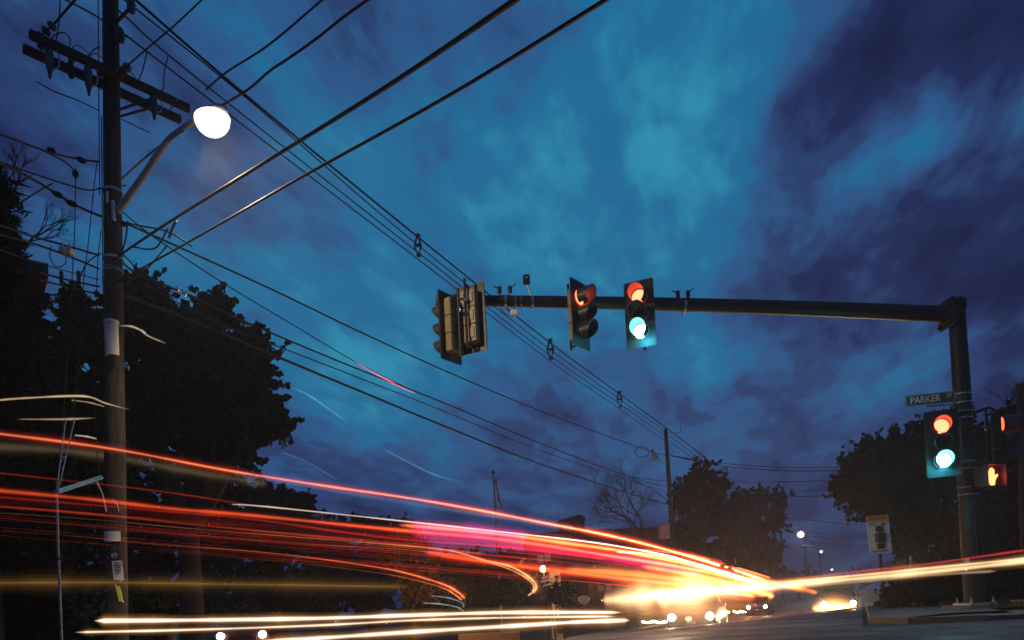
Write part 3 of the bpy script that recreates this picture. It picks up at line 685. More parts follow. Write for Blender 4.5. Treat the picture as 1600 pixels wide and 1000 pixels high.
b = MB(); b.lathe(a1, [(.106, -.02), (.112, 0), (.112, .04), (0, .06)], 14, ad).build('arm_end_cap', m_steel, mast)
b = MB(); b.box(mb_+Vector((0, 0, .03)), (.62, .62, .05), bev=.01); b.build('base_plate', m_steel, mast)
for s in (-1, 1):
    for q in (-1, 1): MB().lathe(mb_+Vector((s*.24, q*.24, .05)), [(.035, 0), (.035, .05), (.018, .055), (.018, .12), (0, .12)], 6).build('anchor_bolt', m_steel, mast)
for y in (617, 630.5, 644, 654.5, 722, 733, 761.5, 773):
    t = (943-y)/(943-474); r = lerp(.215, .165, t)
    b = MB(); b.lathe(ma(t), [(r+.002, -.012), (r+.008, -.012), (r+.008, .012), (r+.002, .012)], 20, axis)
    b.box(ma(t)+Vector((-.06, -r-.012, 0)), (.035, .02, .035)); b.build('steel_strap', m_bright, mast)
b = MB(); b.tube([ma(.75)+Vector((-.05, -.19, 0)), ma(.70)+Vector((-.05, -.2, 0)), ma(.05)+Vector((-.03, -.235, 0))], .014, 6).build('ground_conduit', m_metal_dark, mast)
o = thing('mast_footing', Vector((mb_.x, MY, mb_.z-.12)), 'low tan concrete block under the right mast beside the pavement', 'concrete footing')
MB().box((mb_.x, MY, mb_.z-.07), (.95, .95, .16), bev=.015).build('footing_block', m_conc, o)
# kerbside utility covers beside the footing
b = MB(); b.box((mb_.x+.85, MY-.1, mb_.z-.0), (.22, .12, .14), bev=.01); tag(b.build('hydrant_marker', m_signyel), 'small orange marker box right of the mast footing', 'marker box')
b = MB(); b.box(P(1510, 884, MY-.25)+Vector((0, 0, 0)), (.13, .1, .30), bev=.01)
pb = thing('push_button', P(1510, 884, MY-.25), 'small pedestrian button box on the lower part of the mast', 'push button'); b.build('button_case', m_metal_dark, pb)
MB().lathe(P(1509, 891, MY-.30), [(.035, 0), (.035, .03), (.02, .045), (0, .045)], 12, (0, -1, 0)).build('button', m_bright, pb)
b = MB(); b.box(P(1511, 876, MY-.31), (.09, .01, .10)).build('button_sign', m_signwhite, pb)

# ------------------------------------------------------------------ signal heads
def sq(a, r, w, h, n=5):
    pts = []
    for cx, cz, a0 in ((w/2-r, h/2-r, 0), (-w/2+r, h/2-r, 90), (-w/2+r, -h/2+r, 180), (w/2-r, -h/2+r, 270)):
        for i in range(n): t = R(a0+90*i/(n-1)); pts.append((cx+r*math.cos(t), cz+r*math.sin(t)))
    return pts
PITCHS = .365
def visor(zc, cut=True, length=.27):
    b = MB(); r0, r1 = .162, .155; n = 22; vs = []; fs = []
    lo, hi = (R(-62), R(242)) if cut else (R(-90), R(270))
    for y in (-.05, -.05-length):
        for r in (r0+.006, r0):
            for i in range(n+1):
                w = lerp(lo, hi, i/n); vs.append(Vector((math.cos(w)*r, y if y > -.1 else y-(.06*math.sin(w) if math.sin(w) > 0 else -.12*math.sin(w)*-1)*1.0, zc+math.sin(w)*r)))
    m1 = n+1
    for i in range(n): fs += [(i, i+1, 2*m1+i+1, 2*m1+i), (m1+i, 3*m1+i, 3*m1+i+1, m1+i+1), (i, m1+i, m1+i+1, i+1), (2*m1+i, 2*m1+i+1, 3*m1+i+1, 3*m1+i)]
    fs += [(0, 2*m1, 3*m1, m1), (n, m1+n, 3*m1+n, 2*m1+n)]
    return b.add(vs, fs)
def signal(c, theta, label, lit, plate=True, hous=None, up=1.0):
    o = thing('traffic_signal', c, label, 'traffic signal', 'traffic signals at the junction', rot=theta)
    for i, k in enumerate((1, 0, -1)):
        z = k*PITCHS
        b = MB(); b.box((0, .09, z), (.345, .19, PITCHS-.008), bev=.014); b.build('signal_section', hous or m_housing, o, local=True)
        b = MB(); b.box((-.08, .197, z), (.10, .012, .2), bev=.004).build('section_door', hous or m_housing, o, local=True)
        visor(z).build('visor', m_blackm, o, smooth=True, local=True)
        b = MB(); b.lathe((0, -.012, z), [(.150, 0), (.14, .02), (.09, .038), (.04, .044), (0, .045)], 22, (0, -1, 0))
        b.build('lens', {'r': e_red, 'g': e_green, 'd': e_redlow, '-': m_lensdark}[lit[i]], o, smooth=True, local=True)
    if plate:
        b = MB(); b.prism(sq(0, .045, .63, 1.42), -.012, -.004).build('backplate', m_black, o, local=True)
        b = MB()
        for s in (-1, 1):
            b.box((s*.30, .004, 0), (.012, .012, 1.36))
        b.build('backplate_rib', m_black, o, local=True)
    b = MB(); b.tube([(0, .09, -.56), (0, .09, -.61), (0, .24, -.62)], .024, 8); b.tube([(0, .09, .56), (0, .09, .61), (0, .24, .62)], .024, 8)
    b.tube([(0, .26, -.68), (0, .26, .74)], .028, 8); b.build('mounting_bracket', m_metal_dark, o, smooth=True, local=True)
    b = MB(); b.lathe((0, .26, .30), [(.04, -.04), (.055, 0), (.04, .04)], 10); b.build('bracket_clamp', m_bright, o, local=True)
    return o
def armpt(px, dz=0, dy=0):
    t = (1478-px)/(1478-684); p = a0.lerp(a1, t); return p+Vector((0, dy, dz))
signal(P(1000, 491, 14.62), R(-24), 'traffic signal on the arm facing the viewer with red above and green below', 'r-g')
signal(P(906, 492, 14.60), R(50), 'traffic signal on the arm turned to the right showing the sides of its three visors', 'r--')
sL = signal(P(703, 512, 14.30), R(232), 'leftmost traffic signal on the arm tip seen from behind and turned to the left', '---')
sR = signal(P(738, 498, 14.40), R(154), 'traffic signal seen from behind beside the arm tip, its plate rising above the arm', '---')
signal(P(1472, 693, 14.9), R(-24), 'traffic signal left of the mast with red above a glaring green light', 'r-g', hous=m_metal_dark)
signal(P(1566, 688, 15.5), R(56), 'traffic signal right of the mast turned away with its red visor in view', 'd--', plate=False, hous=m_metal_dark)
for (px, py, Y) in ((1473, 718, 14.55), (1000.5, 518, 14.25)):
    l = bpy.data.lights.new('green_signal_light', 'POINT'); l.energy = 50 if px > 1400 else 40; l.color = (.06, .75, 1); l.shadow_soft_size = .10
    q = bpy.data.objects.new('green_signal_light', l); q.location = P(px, py, Y); COL.objects.link(q)
# bracket arms on the mast
b = MB(); b.tube([P(1508, 650, MY), P(1478, 651, 15.1), P(1473, 655, 15.15)], .025, 8).build('signal_bracket', m_metal_dark, mast)
b = MB(); b.tube([P(1512, 648, MY), P(1545, 637, 15.7), P(1556, 642, 15.72)], .035, 8).build('signal_bracket', m_metal_dark, mast)
b = MB(); b.tube([P(1515, 735, MY), P(1547, 728, 15.2)], .025, 8).build('signal_bracket', m_metal_dark, mast)
# pedestrian signal
c = P(1549, 744, 15.0)
ped = thing('pedestrian_signal', c, 'pedestrian signal showing a lit orange raised hand right of the mast', 'pedestrian signal', rot=R(8))
b = MB(); b.box((0, .12, 0), (.46, .24, .48), bev=.03).build('signal_case', m_black, ped, local=True)
b = MB(); fr = .24
for s in (-1, 1): b.box((s*.215, -.07, 0), (.012, .18, .45)); 
b.box((0, -.07, .225), (.44, .18, .012)); b.build('signal_hood', m_black, ped, local=True)
hand = [(-.035, -.16), (.045, -.16), (.055, -.10), (.075, -.05), (.12, .01), (.115, .035), (.09, .03), (.055, -.005), (.055, .115), (.045, .125), (.035, .12), (.032, .04), (.026, .04), (.024, .145), (.012, .155), (.002, .148), (0, .04), (-.006, .04), (-.01, .135), (-.021, .145), (-.031, .135), (-.032, .03), (-.038, .03), (-.045, .095), (-.056, .10), (-.064, .09), (-.062, -.09)]
b = MB(); b.prism([(x*1.25, z*1.2) for x, z in hand], -.012, -.004).build('hand_symbol', e_hand, ped, local=True)
l = bpy.data.lights.new('hand_light', 'POINT'); l.energy = 8; l.color = (1, .05, .015); l.shadow_soft_size = .08
q = bpy.data.objects.new('hand_light', l); q.location = c+Vector((0, -.16, 0)); COL.objects.link(q)
# street name sign
c = P(1453.5, 623.5, 15.0)
sg = thing('street_name_sign', c, 'green street name sign reading PARKER ST on the left of the mast', 'street sign', rot=R(-12))
b = MB(); b.prism(sq(0, .02, .98, .245), -.006, .006).build('sign_blade', m_green, sg, local=True)
b = MB()
for (x, z, w, h) in ((0, .108, .93, .007), (0, -.108, .93, .007), (-.475, 0, .007, .2), (.475, 0, .007, .2)): b.box((x, -.008, z), (w, .003, h))
b.build('sign_border', m_signwhite, sg, local=True)
g = text_mesh('PARKER', .205, .002, .82); g.xf(Matrix.Translation((-.10, -.010, 0))); g.build('sign_lettering', m_signwhite, sg, local=True)
g = text_mesh('ST', .11, .002, .82); g.xf(Matrix.Translation((.375, -.010, .03))); g.build('sign_lettering', m_signwhite, sg, local=True)
b = MB(); b.tube([(-.1, 0, -.15), (.6, .1, -.15)], .012, 6); b.tube([(.5, 0, 0), (.62, .1, 0)], .03, 6); b.build('sign_bracket', m_metal_dark, sg, local=True)
# detectors, radar and box on the arm
def camera_pair(px, py, lab, flip=1):
    a = armpt(px); c = P(px, py, a.y-.02); o = thing('vehicle_detector', Vector((a.x, a.y, a.z+.13)), lab, 'detector', 'detectors on the mast arm')
    zt = c.z; r = .13
    b = MB(); b.tube([(a.x, a.y, a.z+.1), (a.x, a.y, zt-.08)], .018, 8); b.tube([(a.x-.11, a.y, zt-.02), (a.x-.11, a.y, zt-.08), (a.x+.11, a.y, zt-.08), (a.x+.11, a.y, zt-.02)], .014, 6); b.build('mount', m_steel, o)
    for s in (-1, 1):
        b = MB(); b.lathe((a.x+.11*s, a.y, zt-.04), [(.035, 0), (.045, .02), (.045, .13), (.03, .15), (0, .155)], 10); b.build('detector_body', m_black, o, smooth=True)
        b = MB(); b.tube([(a.x+.11*s+.03*s*flip, a.y, zt+.08), (a.x+.11*s+.13*s, a.y, zt+.12+.03*(s > 0))], .012, 6).build('sun_shade', m_black, o)
    b = MB(); b.lathe(a, [(.15, -.025), (.158, -.025), (.158, .025), (.15, .025)], 18, ad).build('arm_strap', m_bright, o)
camera_pair(784, 455, 'pair of small detectors standing on the arm right of the rear facing signals')
camera_pair(1056, 462, 'pair of small detectors standing on the arm right of the lit signal')
a = armpt(824); o = thing('radar_unit', Vector((a.x, a.y, a.z+.1)), 'single boxy sensor on a short stem above the mast arm', 'sensor')
c = P(822.5, 437, a.y); b = MB(); b.box(c, (.15, .09, .21), bev=.025).build('sensor_body', m_metal_dark, o)
b = MB(); b.box(c+Vector((0, -.047, .03)), (.07, .006, .03)).build('sensor_badge', m_grey, o)
b = MB(); b.tube([c-Vector((0, 0, .1)), a+Vector((0, 0, .08))], .014, 8).build('stem', m_steel, o)
b = MB(); b.lathe(a, [(.142, -.022), (.150, -.022), (.150, .022), (.142, .022)], 18, ad).build('arm_strap', m_bright, o)
a = armpt(803); o = thing('hanging_box', Vector((a.x, a.y, a.z-.15)), 'small pale box strapped beneath the mast arm', 'sensor box')
b = MB(); b.box(P(803, 488.5, a.y-.02), (.15, .12, .10), bev=.01).build('box_body', m_signwhite, o)
b = MB(); b.tube([a, P(803, 483, a.y)], .02, 8).build('hanger', m_steel, o)
for dx in (-.06, .06): b = MB(); b.lathe(a+Vector((dx, 0, 0)), [(.139, -.01), (.147, -.01), (.147, .01), (.139, .01)], 18, ad).build('box_strap', m_bright, o)
for px in (700, 715, 722, 731, 895): 
    a = armpt(px); t = (1478-px)/(1478-684); r = lerp(.178, .105, t)
    MB().lathe(a+Vector((0, 0, .05*math.sin(math.pi*t))), [(r+.002, -.02), (r+.01, -.02), (r+.01, .02), (r+.002, .02)], 18, ad).build('arm_strap', m_steel, mast)
wire([armpt(776, -.13, 0), P(792, 492, 14.6), P(803, 494, 14.6)], .006, 'thin lead looping from the small box beneath the mast arm', cat='cable', name='box_lead', k=5)

# school speed sign
Y = 22; c = P(1373, 835, Y); gz0 = H(c.x, Y)
sc_ = thing('school_speed_sign', Vector((c.x, Y, gz0)), 'white school zone speed sign with two flashers on a dark post by the tree', 'road sign')
b = MB(); b.tube([Vector((c.x+.07, Y+.05, gz0-.2)), Vector((c.x, Y+.05, c.z+.6))], .055, 8).build('sign_post', m_metal_dark, sc_)
W_, H_ = .70, 1.20
ty = Matrix.Translation(c) @ Matrix.Rotation(R(-2), 4, 'Y')
b = MB(); b.prism(sq(0, .04, W_, H_-.2), -.012, .0); b.xf(Matrix.Translation((0, 0, -.1))).xf(ty).build('sign_panel', m_signwhite, sc_)
b = MB(); b.prism(sq(0, .03, W_, .19), -.012, .0); b.xf(Matrix.Translation((0, 0, .505))).xf(ty).build('header_panel', m_signyel, sc_)
g = text_mesh('SCHOOL', .17, .002, .85); g.xf(Matrix.Translation((0, -.016, .505))).xf(ty).build('sign_lettering', m_print, sc_)
g = text_mesh('SPEED LIMIT', .155, .002, .72); g.xf(Matrix.Translation((0, -.016, .32))).xf(ty).build('sign_lettering', m_print, sc_)
g = text_mesh('WHEN FLASHING', .105, .002, .75); g.xf(Matrix.Translation((0, -.016, -.53))).xf(ty).build('sign_lettering', m_print, sc_)
for z in (.16, -.37):
    b = MB(); b.box((0, -.07, z), (.20, .12, .18), bev=.02).xf(ty).build('flasher', m_metal_dark, sc_)
    for dx in (-.015, .03): MB().lathe((dx, -.132, z+dx), [(.014, 0), (.01, .008), (0, .01)], 8, (0, -1, 0)).xf(ty).build('led', m_bright, sc_)
b = MB(); b.box((0, -.09, -.11), (.30, .16, .30), bev=.03).xf(ty).build('speed_display', mat('maroon display', (.07, .012, .014), .4), sc_)
b = MB(); b.box((0, -.175, -.11), (.2, .01, .18)).xf(ty).build('display_screen', m_print, sc_)

# ------------------------------------------------------------------ flag pole, blue bracket, basketball hoop and signs
Y = 40; tp = P(771, 741, Y); bp = P(782, 950, Y); bp.z = H(bp.x, Y)
fp = thing('flag_pole', bp, 'slender flag pole rising above the red trails', 'flag pole')
MB().tube([bp.lerp(tp, i/6) for i in range(7)], [lerp(.10, .055, i/6) for i in range(7)], 10).build('pole_shaft', m_steel, fp, smooth=True)
MB().lathe(tp, [(0, -.02), (.10, .06), (.11, .12), (.07, .2), (0, .22)], 12).build('finial', m_metal_dark, fp, smooth=True)
fl = thing('flag', P(773, 748, Y-.1), 'limp american flag hanging down its pole', 'flag')
p0 = P(773, 748, Y-.12)
def flagpt(u, v):   # u along the fly 0..1, v down the hoist
    fold = math.sin(u*17+v*1.3)
    return p0+Vector((.06+u*.42*v**.6+.05*fold, -.16*math.sin(u*13+1.2*v)-.04, -(v*1.05+u*1.0*(.35+.65*v**.3)))) 
NU, NV = 22, 13
fsets = {0: MB(), 1: MB(), 2: MB()}
for i in range(NU):
    for j in range(NV):
        k = 2 if (i < NU*.4 and j < 7) else (j % 2)
        fsets[k].add([flagpt(i/NU, j/NV), flagpt((i+1)/NU, j/NV), flagpt((i+1)/NU, (j+1)/NV), flagpt(i/NU, (j+1)/NV)], [(0, 1, 2, 3)])
fsets[0].build('red_stripes', m_red, fl); fsets[1].build('white_stripes', m_flagw, fl); fsets[2].build('blue_canton', m_flagb, fl)
b = MB()
for i in range(5):
    for j in range(3):
        q = flagpt((i+.6)/NU*1.6, (j+.6)/8); b.box(q+Vector((0, -.012, 0)), (.03, .01, .03))
b.build('flag_stars', m_flagw, fl)
# teal bracket with thin rod on the left
Y = 8.5
tb = thing('guy_rod', Vector((P(95, 990, Y).x, Y, H(-5, Y))), 'thin upright rod with a slanting blue tube at its head near the left edge', 'guy rod')
b = MB(); g0 = P(96.5, 1000, Y); g0.z = H(g0.x, Y)-.1
b.tube([P(88, 770, Y), P(89, 785, Y), P(91, 860, Y), P(94, 940, Y), g0], .014, 8).build('rod', m_galvthin, tb)
b = MB(); b.tube([P(88, 769, Y), P(158, 746, Y+1.2)], .030, 12).build('slanting_tube', m_blue, tb, smooth=True)
b = MB(); b.tube([P(91, 871, Y), P(91.3, 876, Y)], .02, 8).build('rod_coupling', m_black, tb)
for (x0, y0, x1, y1) in ((88, 768, 103, 655), (91, 765, 117, 655)):
    MB().tube([P(x0, y0, Y), P(x1, y1, Y+.6)], .006, 5).build('guy_wire', m_galvthin, tb)
for (x0, y0, x1, y1) in ((150, 750, 166, 800), (175, 780, 185, 798)):
    MB().tube([P(x0, y0, Y+1.1), P((x0+x1)/2+2, (y0+y1)/2-3, Y+1.3), P(x1, y1, Y+1.4)], .012, 5).build('hanging_strap', m_steel, tb)
# basketball hoop
Y = 38; c = P(912.5, 937, Y)
bh = thing('basketball_hoop', Vector((c.x, Y+.3, H(c.x, Y))), 'fan shaped basketball backboard on a pole beside the glare', 'basketball hoop')
fan = [(-.30, -.30), (.30, -.30), (.52, -.05), (.56, .10), (.44, .26), (.22, .34), (0, .36), (-.22, .34), (-.44, .26), (-.56, .10), (-.52, -.05)]
sc = .55
MB().prism([(c.x+x*sc, c.z+z*sc) for x, z in fan], Y-.03, Y+.02).build('backboard', m_backb, bh)
b = MB(); n = len(fan)
b.tube([Vector((c.x+fan[i % n][0]*sc, Y-.035, c.z+fan[i % n][1]*sc)) for i in range(n+1)], .018, 5).build('board_rim', m_signwhite, bh)
b = MB(); b.tube([Vector((c.x+.12*math.cos(w*.45), Y-.18+.12*math.sin(w*.45), c.z-.13)) for w in range(15)], .012, 5).build('hoop_rim', m_orange, bh)
b = MB()
for w in range(8):
    a_ = w*math.pi/4; b.tube([Vector((c.x+.12*math.cos(a_), Y-.18+.12*math.sin(a_), c.z-.13)), Vector((c.x+.06*math.cos(a_+.3), Y-.18+.06*math.sin(a_+.3), c.z-.30))], .006, 4)
b.build('net', m_signwhite, bh)
b = MB(); b.tube([Vector((c.x, Y+.4, H(c.x, Y)-.1)), Vector((c.x, Y+.4, c.z-.05)), Vector((c.x, Y+.03, c.z))], .035, 6).build('hoop_pole', m_metal_dark, bh)
# twin-plate sign and the porch lamp
Y = 30; c = P(850, 872, Y); ts = thing('twin_plate_sign', Vector((c.x, Y, H(c.x, Y))), 'pole with two small pale square sign plates side by side above the porch lamp', 'road sign')
b = MB(); b.tube([Vector((c.x+.35, Y+.05, H(c.x, Y)-.1)), Vector((c.x, Y+.05, c.z+.25))], .035, 8).build('sign_post', m_metal_dark, ts)
for s in (-1, 1): MB().prism([(c.x+s*.155+x, c.z+z+.02*s) for x, z in sq(0, .02, .27, .33)], Y-.02, Y).build('sign_plate', m_grey, ts)
Y = 34; c = P(849, 889, Y); pl_ = thing('post_lamp', Vector((c.x, Y, H(c.x, Y))), 'small orange lit lamp on a post beneath the twin sign plates', 'lamp')
MB().lathe(c, [(0, -.15), (.12, -.12), (.17, 0), (.12, .12), (0, .16)], 14).build('lamp_globe', e_porch, pl_, smooth=True)
MB().tube([Vector((c.x+.1, Y, H(c.x, Y)-.1)), c-Vector((0, 0, .15))], .04, 8).build('lamp_post', m_metal_dark, pl_)
l = bpy.data.lights.new('porch_light', 'POINT'); l.energy = 260; l.color = (1, .62, .25); l.shadow_soft_size = .15
q = bpy.data.objects.new('porch_light', l); q.location = c+Vector((.15, -.25, -.0)); COL.objects.link(q)
Y = 24; c = P(866, 905, 24)
for (px, py, lab, w) in ((770+118, 893+18, 'left', 0),): pass
o = thing('signal_mast_small', P(868, 955, 29), 'grey post with cross fittings in front of the lit tan wall', 'post')
MB().tube([P(872, 965, 29), P(867, 905, 29)], .05, 8).build('post_shaft', m_steel, o)
for (x0, x1, y) in ((844, 864, 907), (846, 858, 902), (848, 862, 914)): MB().box(P((x0+x1)/2, y, 28.9), ((x1-x0)/1100*29, .2, .09), Matrix.Rotation(R(-14), 3, 'Y'), bev=.01).build('post_fitting', m_signwhite, o)
for (px, py, lab) in ((939, 919, 'left one of two dim square plates by the glare'), (951, 917, 'right one of two dim square plates by the glare')):
    o = thing('square_plate', P(px, py, 33), lab, 'road sign', 'dim square plates')
    MB().prism(sq(0, .02, .28, .28), -.02, 0).xf(Matrix.Translation(P(px, py, 33))).build('sign_plate', m_grey, o); MB().tube([P(px, 965, 33.05), P(px, py-4, 33.05)], .03, 6).build('sign_post', m_metal_dark, o)

# ------------------------------------------------------------------ buildings
def wpanel(b, p0, p1, p2, p3): b.add([p0, p1, p2, p3], [(0, 1, 2, 3)])
def block(o, x0, x1, y0, y1, z0, z1, m, name='wall'):
    return MB().box(((x0+x1)/2, (y0+y1)/2, (z0+z1)/2), (x1-x0, y1-y0, z1-z0)).build(name, m, o)
def window(o, c, w, h, face=-1, glass=None):
    f = MB()
    f.box(c+Vector((0, face*.03, h/2+.04)), (w+.2, .1, .08)); f.box(c+Vector((0, face*.04, -h/2-.05)), (w+.26, .14, .1))
    for s in (-1, 1): f.box(c+Vector((s*(w/2+.05), face*.03, 0)), (.1, .1, h))
    f.box(c+Vector((0, face*.02, 0)), (w, .06, .05)); f.box(c+Vector((0, face*.02, 0)), (.04, .05, h))
    fo = f.build('window', m_trimd, o)
    p = MB(); p.box(c+Vector((0, face*.008, 0)), (w, .012, h)); p.build('pane', glass or m_glass, fo)
Y = 55
gb = H(5, Y); p0 = P(825, 840, Y); p1 = P(1005, 834, Y); rz = P(826, 838, Y).z
hc = thing('civic_building', Vector(((p0.x+p1.x)/2, Y+5, gb)), 'dark flat topped brick building with a roof penthouse behind the flag pole', 'building')
block(hc, p0.x, p1.x+4, Y, Y+12, gb-.3, rz, m_wall)
block(hc, p0.x-.15, p1.x+4.15, Y-.15, Y+12.15, rz, rz+.18, m_trimd, 'cornice')
# low hipped roof
x0, x1, y0, y1 = p0.x-.2, p1.x+4.2, Y-.2, Y+12.2; zt = P(920, 826, Y+5).z
MB().add([(x0, y0, rz+.18), (x1, y0, rz+.18), (x1, y1, rz+.18), (x0, y1, rz+.18), (x0+4.5, (y0+y1)/2, zt), (x1-4.5, (y0+y1)/2, zt)], [(0, 1, 5, 4), (1, 2, 5), (2, 3, 4, 5), (3, 0, 4), (0, 3, 2, 1)]).build('roof', m_roof, hc)
q0 = P(875, 832, Y+2); q1 = P(914, 832, Y+2); qt = P(893, 813, Y+2).z
block(hc, q0.x, q1.x, Y+2, Y+5, q0.z-.9, qt, m_wall, 'penthouse')
MB().prism([(q0.x-.15, qt), (q1.x+.15, qt), (q1.x-.1, qt+.32), ((q1.x+q0.x)/2+.6, qt+.42), (q0.x+.1, qt+.05)], Y+1.8, Y+5.2).build('penthouse_roof', m_roof, hc)
MB().tube([P(873, 833, Y+1.5), P(873, 798, Y+1.5)], .03, 5).build('roof_aerial', m_steel, hc)
for k in range(5): window(hc, Vector((p0.x+1.2+k*1.9, Y, gb+2.8)), .9, 1.4)
for k in range(5): window(hc, Vector((p0.x+1.2+k*1.9, Y, gb+5.0)), .9, 1.2) if rz > gb+6 else None
Y = 36; p0 = P(858, 895, Y); p1 = P(877, 930, Y); g0 = H(p0.x, Y)
sh = thing('gatehouse', Vector((p0.x+.3, Y+1, g0)), 'small tan walled outbuilding lit by the orange post lamp', 'building')
block(sh, p0.x, p1.x, Y, Y+2.2, g0-.1, p0.z, m_wallt)
MB().prism([(p0.x-.1, p0.z), (p1.x+.1, p0.z), (p1.x-.1, p0.z+.22), (p0.x+.05, p0.z+.25)], Y-.15, Y+2.3).build('roof', m_roof, sh)
MB().box(((p0.x+p1.x)/2+.1, Y-.02, g0+.95), (.34, .04, 1.4)).build('door', m_trimd, sh)
Y = 60; p0 = P(735, 866, Y); p1 = P(840, 862, Y); g0 = H(p0.x, Y)
wb = thing('low_wing', Vector(((p0.x+p1.x)/2, Y+4, g0)), 'long low dark building under the magenta trails left of the flat topped one', 'building')
block(wb, p0.x-6, p1.x-.3, Y, Y+8, g0-.3, p0.z-1.2, m_wall)
MB().prism([(p0.x-6.4, p0.z-1.2), (p1.x-.2, p0.z-1.2), (p1.x-.7, p0.z), (p0.x-4.5, p0.z)], Y-.4, Y+8.4).build('roof', m_roof, wb)
for k in range(6): window(wb, Vector((p0.x-5+k*1.7, Y, g0+1.6)), .9, 1.2)
# house whose eave corner pokes in at the left
Y = 15; ec = P(75, 424, Y); g0 = H(ec.x, Y)
hl = thing('left_house', Vector((ec.x, Y, g0)), 'dark house at the far left with only its eave corner clear of the trees', 'house', rot=R(38))
block(hl, ec.x-9, ec.x-.7, Y+.5, Y+9, g0-.2, ec.z-.12, m_wall2)
MB().box((ec.x-4.6, Y+4.7, ec.z+.0), (9.2, 9.6, .26)).build('eave', m_trimd, hl)
zt = P(0, 398, Y).z
MB().add([(ec.x-9.2, Y-.1, ec.z+.13), (ec.x, Y-.1, ec.z+.13), (ec.x, Y+9.5, ec.z+.13), (ec.x-9.2, Y+9.5, ec.z+.13), (ec.x-8.6, Y+4.7, ec.z+2.2), (ec.x-4.6, Y+4.7, ec.z+2.2)], [(0, 1, 5, 4), (1, 2, 5), (2, 3, 4, 5), (3, 0, 4), (0, 3, 2, 1)]).build('roof', m_roof, hl)
for x in (-2.4, -5): 
    for z in (2.0, 4.9): window(hl, Vector((ec.x+x, Y+.5, g0+z)), .9, 1.3)
nb = 26
for k in range(nb):
    z = lerp(g0+.1, ec.z-.35, k/(nb-1)); b = MB(); b.box((ec.x-4.85, Y+.49, z), (8.34, .03, .2), Matrix.Rotation(R(-4), 3, 'X')); b.build('clapboard', m_wall2, hl)
# far right: dark house behind the shrubs, small cabinet
Y = 44; p0 = P(1365, 918, Y)+Vector((6, 0, 0)); g0 = H(p0.x, Y)
hr = thing('right_house', Vector((p0.x+5, Y+4, g0)), 'dark house low behind the school sign and the trees', 'house')
block(hr, p0.x-.5, p0.x+11, Y, Y+8, g0-.2, g0+2.7, m_wall2)
MB().prism([(p0.x-.9, g0+2.7), (p0.x+11.4, g0+2.7), (p0.x+5.2, g0+4.1)], Y-.4, Y+8.4).build('roof', m_roof, hr)
MB().box((p0.x+.6, Y-.03, g0+1.1), (.9, .05, 2.0)).build('door', m_grey, hr)
for x in (2.4, 4.6, 7): window(hr, Vector((p0.x+x, Y, g0+1.5)), .9, 1.1)
Y = 26; c = P(1392, 938, Y)
pl2 = thing('yard_lamp', Vector((c.x, Y, H(c.x, Y))), 'small orange lamp glowing low right of the school sign post', 'lamp')
MB().lathe(c, [(0, -.07), (.07, -.05), (.085, 0), (.06, .05), (0, .08)], 12).build('lamp_globe', e_porch, pl2, smooth=True)
MB().tube([Vector((c.x, Y, H(c.x, Y)-.1)), c-Vector((0, 0, .06))], .025, 6).build('lamp_post', m_metal_dark, pl2)
l = bpy.data.lights.new('yard_light', 'POINT'); l.energy = 30; l.color = (1, .55, .2); l.shadow_soft_size = .08
q = bpy.data.objects.new('yard_light', l); q.location = c+Vector((-.12, -.12, 0)); COL.objects.link(q)

# ------------------------------------------------------------------ vegetation
LEAF5 = np.array([(0, -.5, 0), (.22, -.28, .03), (.5, -.1, -.02), (.24, .08, .05), (.33, .38, 0), (0, .55, -.06), (-.33, .38, 0), (-.24, .08, .05), (-.5, -.1, -.02), (-.22, -.28, .03)])
LEAFN = np.array([(0, -.8, 0), (.10, 0, .03), (0, .9, -.04), (-.10, 0, .03)])
LEAFQ = np.array([(0, -.5, 0), (.32, 0, .06), (0, .55, -.04), (-.32, 0, .06)])
def leafmesh(name, C, size, shape, m, parent, dirs=None, droop=.3):
    """one mesh of leaves at centres C (n,3)"""
    n = len(C); k = len(shape)
    a = rng.normal(size=(n, 3)); a /= np.linalg.norm(a, axis=1, keepdims=True)
    if dirs is not None: a = a*.6+dirs; a /= np.linalg.norm(a, axis=1, keepdims=True)
    nrm = rng.normal(size=(n, 3)); nrm[:, 2] += droop; b = np.cross(a, nrm); b /= np.linalg.norm(b, axis=1, keepdims=True)+1e-9
    c = np.cross(b, a)
    s = (size*rng.uniform(.6, 1.25, size=n))[:, None, None] if np.isscalar(size) else size[:, None, None]
    V_ = C[:, None, :]+s*(shape[None, :, 0, None]*b[:, None, :]+shape[None, :, 1, None]*a[:, None, :]+shape[None, :, 2, None]*c[:, None, :])
    me = bpy.data.meshes.new(name); me.vertices.add(n*k); me.vertices.foreach_set('co', V_.reshape(-1).astype(np.float32))
    me.loops.add(n*k); me.loops.foreach_set('vertex_index', np.arange(n*k, dtype=np.int32)); me.polygons.add(n)
    me.polygons.foreach_set('loop_start', np.arange(0, n*k, k, dtype=np.int32)); me.polygons.foreach_set('loop_total', np.full(n, k, dtype=np.int32))
    me.materials.append(m); me.update(calc_edges=True); me.validate()
    o = bpy.data.objects.new(name, me); COL.objects.link(o)
    if parent: o.parent = parent
    return o
